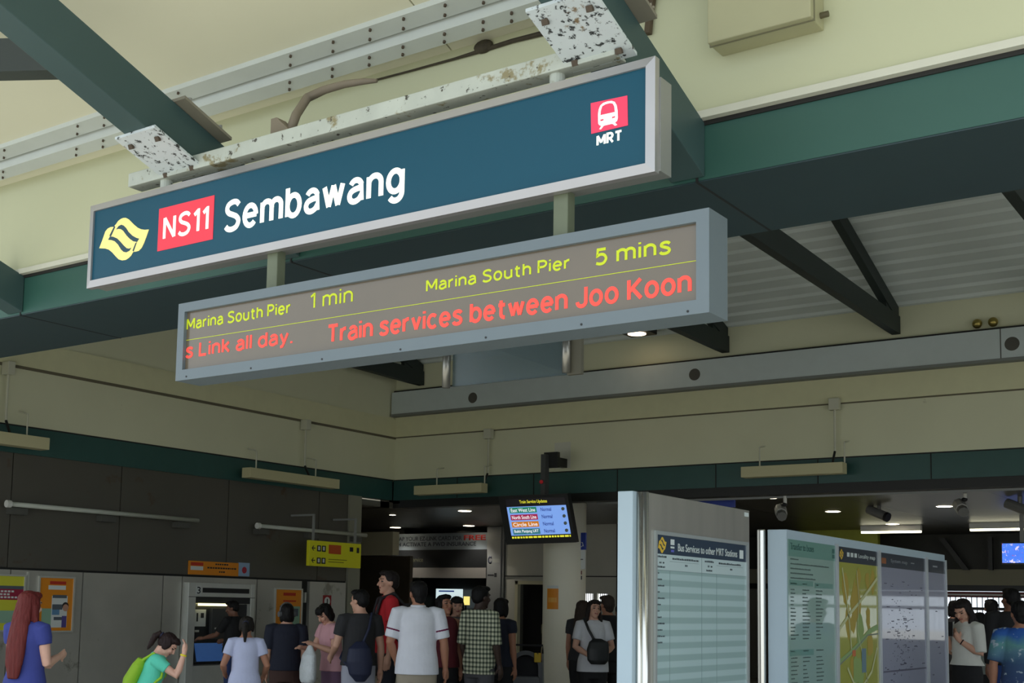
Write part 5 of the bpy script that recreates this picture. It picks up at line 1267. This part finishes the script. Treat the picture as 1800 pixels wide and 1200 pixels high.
# person using the machine
P3 = person('person in a black shirt reaching to the blue screen of the ticket machine', 412, 1056, 0, 128, 'tee', BLK, 'trousers', JEAN, 'brown', 'crop', head=(25, 14, 0), at_=('x', XL+.66), sleeve=.8,
    arms={'l': ((.25, -.55, -.9), (.15, -1, -.25), (0, 0, -1), None or (.15, -1, -.1), .6), 'r': ((-.15, -.2, -1), (.1, -.9, -.2))})
P4 = person('person in a lavender white t-shirt with a dark ponytail queuing at the ticket machine', 434, 1084, 11.8, 178, 'tee', cloth('lavender', (196, 202, 232)), 'trousers', cloth('indigo', (46, 52, 120)), 'tan', 'ponytail', hairm('dark', (34, 30, 26)), shape='f', hem=.84, head=(-8, 4, 0),
    arms={'l': ((.38, .12, -1), (-.1, -.9, -.4)), 'r': ((-.38, .12, -1), (.1, -.8, -.5))})
P5 = person('person in a navy top with grey headphones, back turned, before the orange topped poster', 505, 1062, 13.6, 176, 'tee', NAV, 'trousers', cloth('dark brown', (66, 44, 38)), 'fair', 'bob', sleeve=.9, head=(22, 6, 0), build=1.08)
b = MB(); H = P5['H']
b.tube([H((.092*math.cos(a), .02, .03+.105*math.sin(a))) for a in [k*math.pi/10 for k in range(11)]], .010, 8)
for sx in (-1, 1): b.tube([H((sx*.080, .015, -.01)), H((sx*.112, .015, -.01))], .036, 14)
held(P5, b, 'headphones', mat('headphone grey', (96, 98, 100), .4), 'grey over-ear headphones on the head of the person in navy', 'headphones')
sh, u, f, el, wr, TA = P5['A']['l']
P6 = person('person in a pale pink top with a bowed dark head holding a white carrier bag', 588, 1059, 13.4, 62, 'tee', cloth('pink', (206, 156, 162)), 'trousers', cloth('mauve', (112, 84, 108)), 'fair', 'bobfringe', shape='f', lean=8, head=(10, 28, 0), sleeve=.5,
    arms={'l': ((.20, -.30, -.9), (-.35, -.75, .40), (0, 0, -1)), 'r': ((-.15, -.5, -.85), (.5, -.8, .2), (0, 0, -1))})
b = MB(); sh, u, f, el, wr, TA = P6['A']['l']; c = TA(wr+f*.05)
b.loft([((c.x, c.y-.02, c.z-.46), .11, .07), ((c.x, c.y-.02, c.z-.42), .15, .08), ((c.x, c.y-.02, c.z-.3), .155, .085), ((c.x, c.y-.01, c.z-.14), .13, .07), ((c.x, c.y, c.z-.07), .07, .04), ((c.x, c.y, c.z-.02), .03, .025)], 18)
held(P6, b, 'carrier_bag', mat('white film', (214, 220, 222), .35, noise_amt=.15, noise_scale=14, bump=.6), 'crumpled white plastic carrier bag hanging from the arm of the person in pink', 'bag', .010, 3)
P7 = person('person in a charcoal t-shirt and pale grey trousers, navy sling bag across the back', 634, 1037, 12.6, 160, 'tee', DKT, 'trousers', cloth('pale grey', (168, 170, 184)), 'fair', 'crop', head=(30, 4, 0), hem=.90, sleeve=.62,
    arms={'r': ((-.22, .02, -1), (-.03, -.10, -1)), 'l': ((.25, -.1, -1), (-.1, -.8, -.4))})
b = MB(); b.loft([((.04, .17, .74), .05, .03), ((.05, .19, .82), .12, .06), ((.06, .19, .95), .145, .075), ((.06, .18, 1.08), .12, .06), ((.04, .155, 1.15), .05, .03)], 18)
b.tube([(.02, .16, 1.13), (-.05, .145, 1.28), (-.11, .06, 1.44), (-.11, -.05, 1.41), (-.03, -.145, 1.25), (.09, -.15, 1.1), (.185, -.05, .97), (.16, .12, .90)], .016, 8)
held(P7, b, 'sling_bag', mat('navy nylon', (34, 40, 66), .6, noise_amt=.2), 'navy sling bag slung across the back of the charcoal t-shirt', 'bag', .009)
P8 = person('tall person in a red t-shirt seen in profile, looking toward the ticket machine', 684, 1004, 13.9, 82, 'tee', cloth('red', (196, 34, 44)), 'trousers', cloth('ink', (30, 32, 42)), 'fair', 'crop', head=(10, 0, 0), sleeve=.7, hair_m=hairm('dark crop', (34, 28, 26)))
b = MB(); T = P8['T']
b.loft([((0, .15, .92), .13, .06), ((0, .19, 1.0), .15, .09), ((0, .20, 1.2), .15, .10), ((0, .17, 1.36), .11, .07)], 20)
for sx in (-1, 1): b.tube([(sx*.09, .13, 1.36), (sx*.10, .04, 1.455), (sx*.11, -.09, 1.40), (sx*.115, -.14, 1.22), (sx*.14, -.07, 1.05), (sx*.13, .12, .98)], .020, 8)
held(P8, b, 'backpack', mat('black nylon', (34, 32, 36), .7), 'black backpack worn by the tall person in red', 'backpack', .009)
P9 = person('person in a white polo shirt with maroon sleeve stripes, back turned', 736, 1022, 12.2, 177, 'polo', WHT, 'trousers', cloth('stone', (160, 150, 132)), 'tan', 'short', hem=.80, sleeve=.85, build=1.06, head=(18, 2, 0),
    arms={'r': ((-.24, .02, -1), (-.08, -.16, -1)), 'l': ((.26, .04, -1), (-.30, -.55, -.8))})
STR = cloth('maroon', (112, 26, 70))
for key in ('l', 'r'):
    sh, u, f, el, wr, TA = P9['A'][key]; b = MB(); b.tube([tuple(TA(sh+u*.155)), tuple(TA(sh+u*.172))], .0745, 18); P9['put']('sleeve_stripe', b, STR, .006, 1)
P10 = person('person in a maroon top with dark bobbed hair, facing across the crowd', 782, 1046, 13.6, -28, 'tank', cloth('wine', (92, 26, 36)), 'trousers', BLK, 'tan', 'bob', shape='f', head=(12, -8, 0), arms={'l': ((.15, .0, -1), (.02, -.15, -1))})
P11 = person('person with dark fringe half hidden behind the person in the maroon top', 803, 1049, 14.6, -20, 'tee', cloth('grey knit', (96, 92, 92)), 'trousers', BLK, 'fair', 'bobfringe', shape='f', head=(-10, 4, 0))
P12 = person('person in a pale checked short-sleeved shirt with cropped black hair', 845, 1031, 13.4, -140, 'tee', plaid(), 'trousers', cloth('grey', (80, 80, 84)), 'dark', 'crop', hem=.76, sleeve=1.1, head=(-14, 4, 0),
    arms={'r': ((-.18, .02, -1), (-.02, -.25, -1)), 'l': ((.18, .02, -1), (0, -.25, -1))})
P13 = person('person in a dark navy top with a dark bob, turned away beside the checked shirt', 880, 1052, 14.2, -150, 'tee', NAV, 'trousers', BLK, 'tan', 'bob', shape='f', sleeve=.4, head=(0, 10, 0))
P14 = person('person mostly hidden behind the round column, only a tan sleeve showing', 966, 1072, 20.5, 60, 'tee', cloth('khaki', (128, 120, 92)), 'trousers', BLK, 'tan', 'short')
# folding pram in front of the column
d = ray(925, 1130); z0 = 14.8; c = Vector((0, 0, EYE))+d*z0; c.z = 0
t = thing('pram', 'grey hooded pram with a dark arched opening and a yellow tag beside the round column', 'pram', tuple(c))
M_ = Matrix.Translation(c)@Matrix.Rotation(math.atan2(-d.x, d.y), 4, 'Z')
PRG = mat('pram grey', (96, 96, 98), .7, noise_amt=.1); PRD = mat('pram dark', (30, 28, 30), .7)
hz = on('y', c.y, 925, 1142).z
def arch(r, z0, y0, y1, n=14): return [(r*math.cos(math.pi*k/n), y, z0+r*math.sin(math.pi*k/n)) for y in (y0, y1) for k in range(n+1)]
def TM(b): b.v = [tuple(M_@Vector(v)) for v in b.v]; return b
R0 = .195; zc = hz-R0
b = MB(); n = 16
for r in (R0, R0-.05):
    for y in (-.18, .30):
        for k in range(n+1):
            a = math.pi*k/n; b.v.append((r*math.cos(a), y, zc+r*math.sin(a)*(1 if y < 0 else .9)))
N_ = n+1
for k in range(n): b.face(k, k+1, N_+k+1, N_+k); b.face(2*N_+k, 3*N_+k, 3*N_+k+1, 2*N_+k+1); b.face(k, 2*N_+k, 2*N_+k+1, k+1); b.face(N_+k, N_+k+1, 3*N_+k+1, 3*N_+k)
b.box(-R0, -R0+.05, -.18, .30, zc-.3, zc); b.box(R0-.05, R0, -.18, .30, zc-.3, zc)
TM(b).build('hood', PRG, t, smooth=False)
TM(MB().box(-R0+.05, R0-.05, .0, .28, zc-.3, zc+.12)).build('lining', PRD, t); TM(MB().box(-R0+.03, R0-.03, -.24, .30, zc-.42, zc-.1)).build('seat_front', PRG, t, .03)
TM(MB().tube([(-.2, .34, zc+.14), (-.2, .40, zc+.24), (.2, .40, zc+.24), (.2, .34, zc+.14)], .013, 8)).build('handle', PRD, t)
fr = MB()
for sx in (-1, 1):
    fr.tube([(sx*.2, .34, zc+.14), (sx*.21, .05, zc-.38), (sx*.22, -.30, .10)], .012, 8); fr.tube([(sx*.21, .05, zc-.38), (sx*.22, .36, .10)], .012, 8)
TM(fr).build('frame', GREY, t)
for sx in (-1, 1):
    for y in (-.30, .36):
        TM(MB().tube([(sx*.225-.015, y, .09), (sx*.225+.015, y, .09)], .09, 18)).build('wheel', PRD, t)
q = M_.inverted()@on('y', c.y-.2, 945, 1157); TM(MB().box(q.x-.04, q.x+.04, -.215, -.195, q.z-.05, q.z+.06)).build('tag', mat('yellow tag', (204, 168, 36), .6, spots=[((60, 54, 30), 18, .56)]), t, .01)
# group right of the column
P15 = person('person in a white t-shirt with a black bag clasped in front, beside the round column', 1043, 1055, 14.6, -12, 'tee', cloth('soft white', (206, 206, 210)), 'trousers', BLK, 'fair', 'long', hairm('brown black', (34, 26, 24)), shape='f', hem=.80, sleeve=.7, head=(12, -4, 6),
    arms={'l': ((.28, -.15, -1), (-.75, -.65, -.45), (0, 1, 0), (-.9, -.25, -.25), .5), 'r': ((-.28, -.15, -1), (.75, -.6, -.5), (0, 1, 0), (.9, -.25, -.3), .5)})
b = MB(); b.loft([((.02, -.21, .90), .09, .035), ((.02, -.21, .95), .135, .05), ((.02, -.20, 1.08), .14, .055), ((.03, -.19, 1.17), .12, .045), ((.02, -.17, 1.21), .05, .02)], 18)
b.tube([(-.02, -.17, 1.19), (-.09, -.15, 1.32), (-.12, -.03, 1.45), (-.11, .07, 1.42)], .018, 8)
held(P15, b, 'shoulder_bag', mat('black leather', (26, 28, 30), .5), 'black bag clasped against the white t-shirt', 'bag', .009)
P16 = person('person in a black t-shirt behind the white t-shirt, back turned', 1068, 1047, 15.4, 170, 'tee', BLK, 'trousers', BLK, 'tan', 'short', hairm('dusty brown', (52, 42, 34)), head=(24, 4, 0))
P17 = person('person with long dark hair squeezed between the column and the white t-shirt', 1024, 1056, 16.2, -165, 'tee', DKT, 'trousers', BLK, 'tan', 'long', hairm('brown', (54, 42, 34)), shape='f')
P17b = person('person whose dark hair just shows past the edge of the bus services board', 1092, 1062, 16.6, 175, 'tee', cloth('taupe', (104, 96, 84)), 'trousers', BLK, 'tan', 'short')
# people beyond the long map board
P18 = person('person in a white blouse looking down at a phone beside the map board', 1697, 1052, 13.4, 46, 'tee', cloth('ivory', (214, 214, 206)), 'trousers', BLK, 'fair', 'long', hairm('black brown', (30, 24, 24)), shape='f', hem=.97, sleeve=.95, head=(12, 30, 0), neck_drop=.0,
    arms={'l': ((.18, -.05, -1), (-.62, -.55, .55), (-.3, .8, .3), (-.4, -.4, .9), .6), 'r': ((-.12, -.15, -1), (.35, -.55, .8), (.3, .8, .2), (.2, -.5, .9), .6)})
sh, u, f, el, wr, TA = P18['A']['l']; c = TA(wr+Vector((-.4, -.4, .9)).normalized()*.10)
b = MB(); b.box(c.x-.038, c.x+.038, c.y-.055, c.y-.045, c.z-.04, c.z+.11)
held(P18, b, 'phone', BLACK, 'black phone held up by the person in the white blouse', 'phone')
b = MB(); b.tube([tuple(TA(wr-f*.035)), tuple(TA(wr-f*.022))], .033, 14); P18['put']('bracelet', b, cloth('bracelet', (60, 40, 40)), .006, 1)
P19 = person('person in a blue tropical print shirt cut off by the frame edge', 1794, 1057, 11.2, 172, 'tee', tropical(), 'trousers', NAV, 'tan', 'short', head=(8, 8, 0), sleeve=.9, hem=.78, arms={'l': ((.24, .02, -1), (.02, -.12, -1))})
sh, u, f, el, wr, TA = P19['A']['l']; b = MB(); b.tube([tuple(TA(wr-f*.04)), tuple(TA(wr-f*.018))], .032, 14); P19['put']('watch', b, mat('watch steel', (190, 190, 184), .3, .8), .006, 1)
P20 = person('dark clothed person with cropped hair standing tall behind the tropical shirt', 1776, 1035, 14.6, 165, 'long', BLK, 'trousers', cloth('royal', (30, 60, 120)), 'brown', 'crop', build=1.1, head=(20, 0, 0))
P21 = person('person in an orange shirt before the bright far opening', 1742, 1054, 16.6, 170, 'tee', cloth('orange', (206, 104, 22)), 'trousers', BLK, 'brown', 'short')
P22 = person('short person with spiky dark hair and a pale grey shirt behind the white blouse', 1722, 1077, 15.4, 178, 'tee', cloth('pale', (140, 146, 138)), 'trousers', BLK, 'tan', 'short')
P23 = person('dark haired person showing just behind the hair of the white blouse wearer', 1678, 1056, 17.5, 175, 'tee', DKT, 'trousers', BLK, 'tan', 'bob', shape='f')
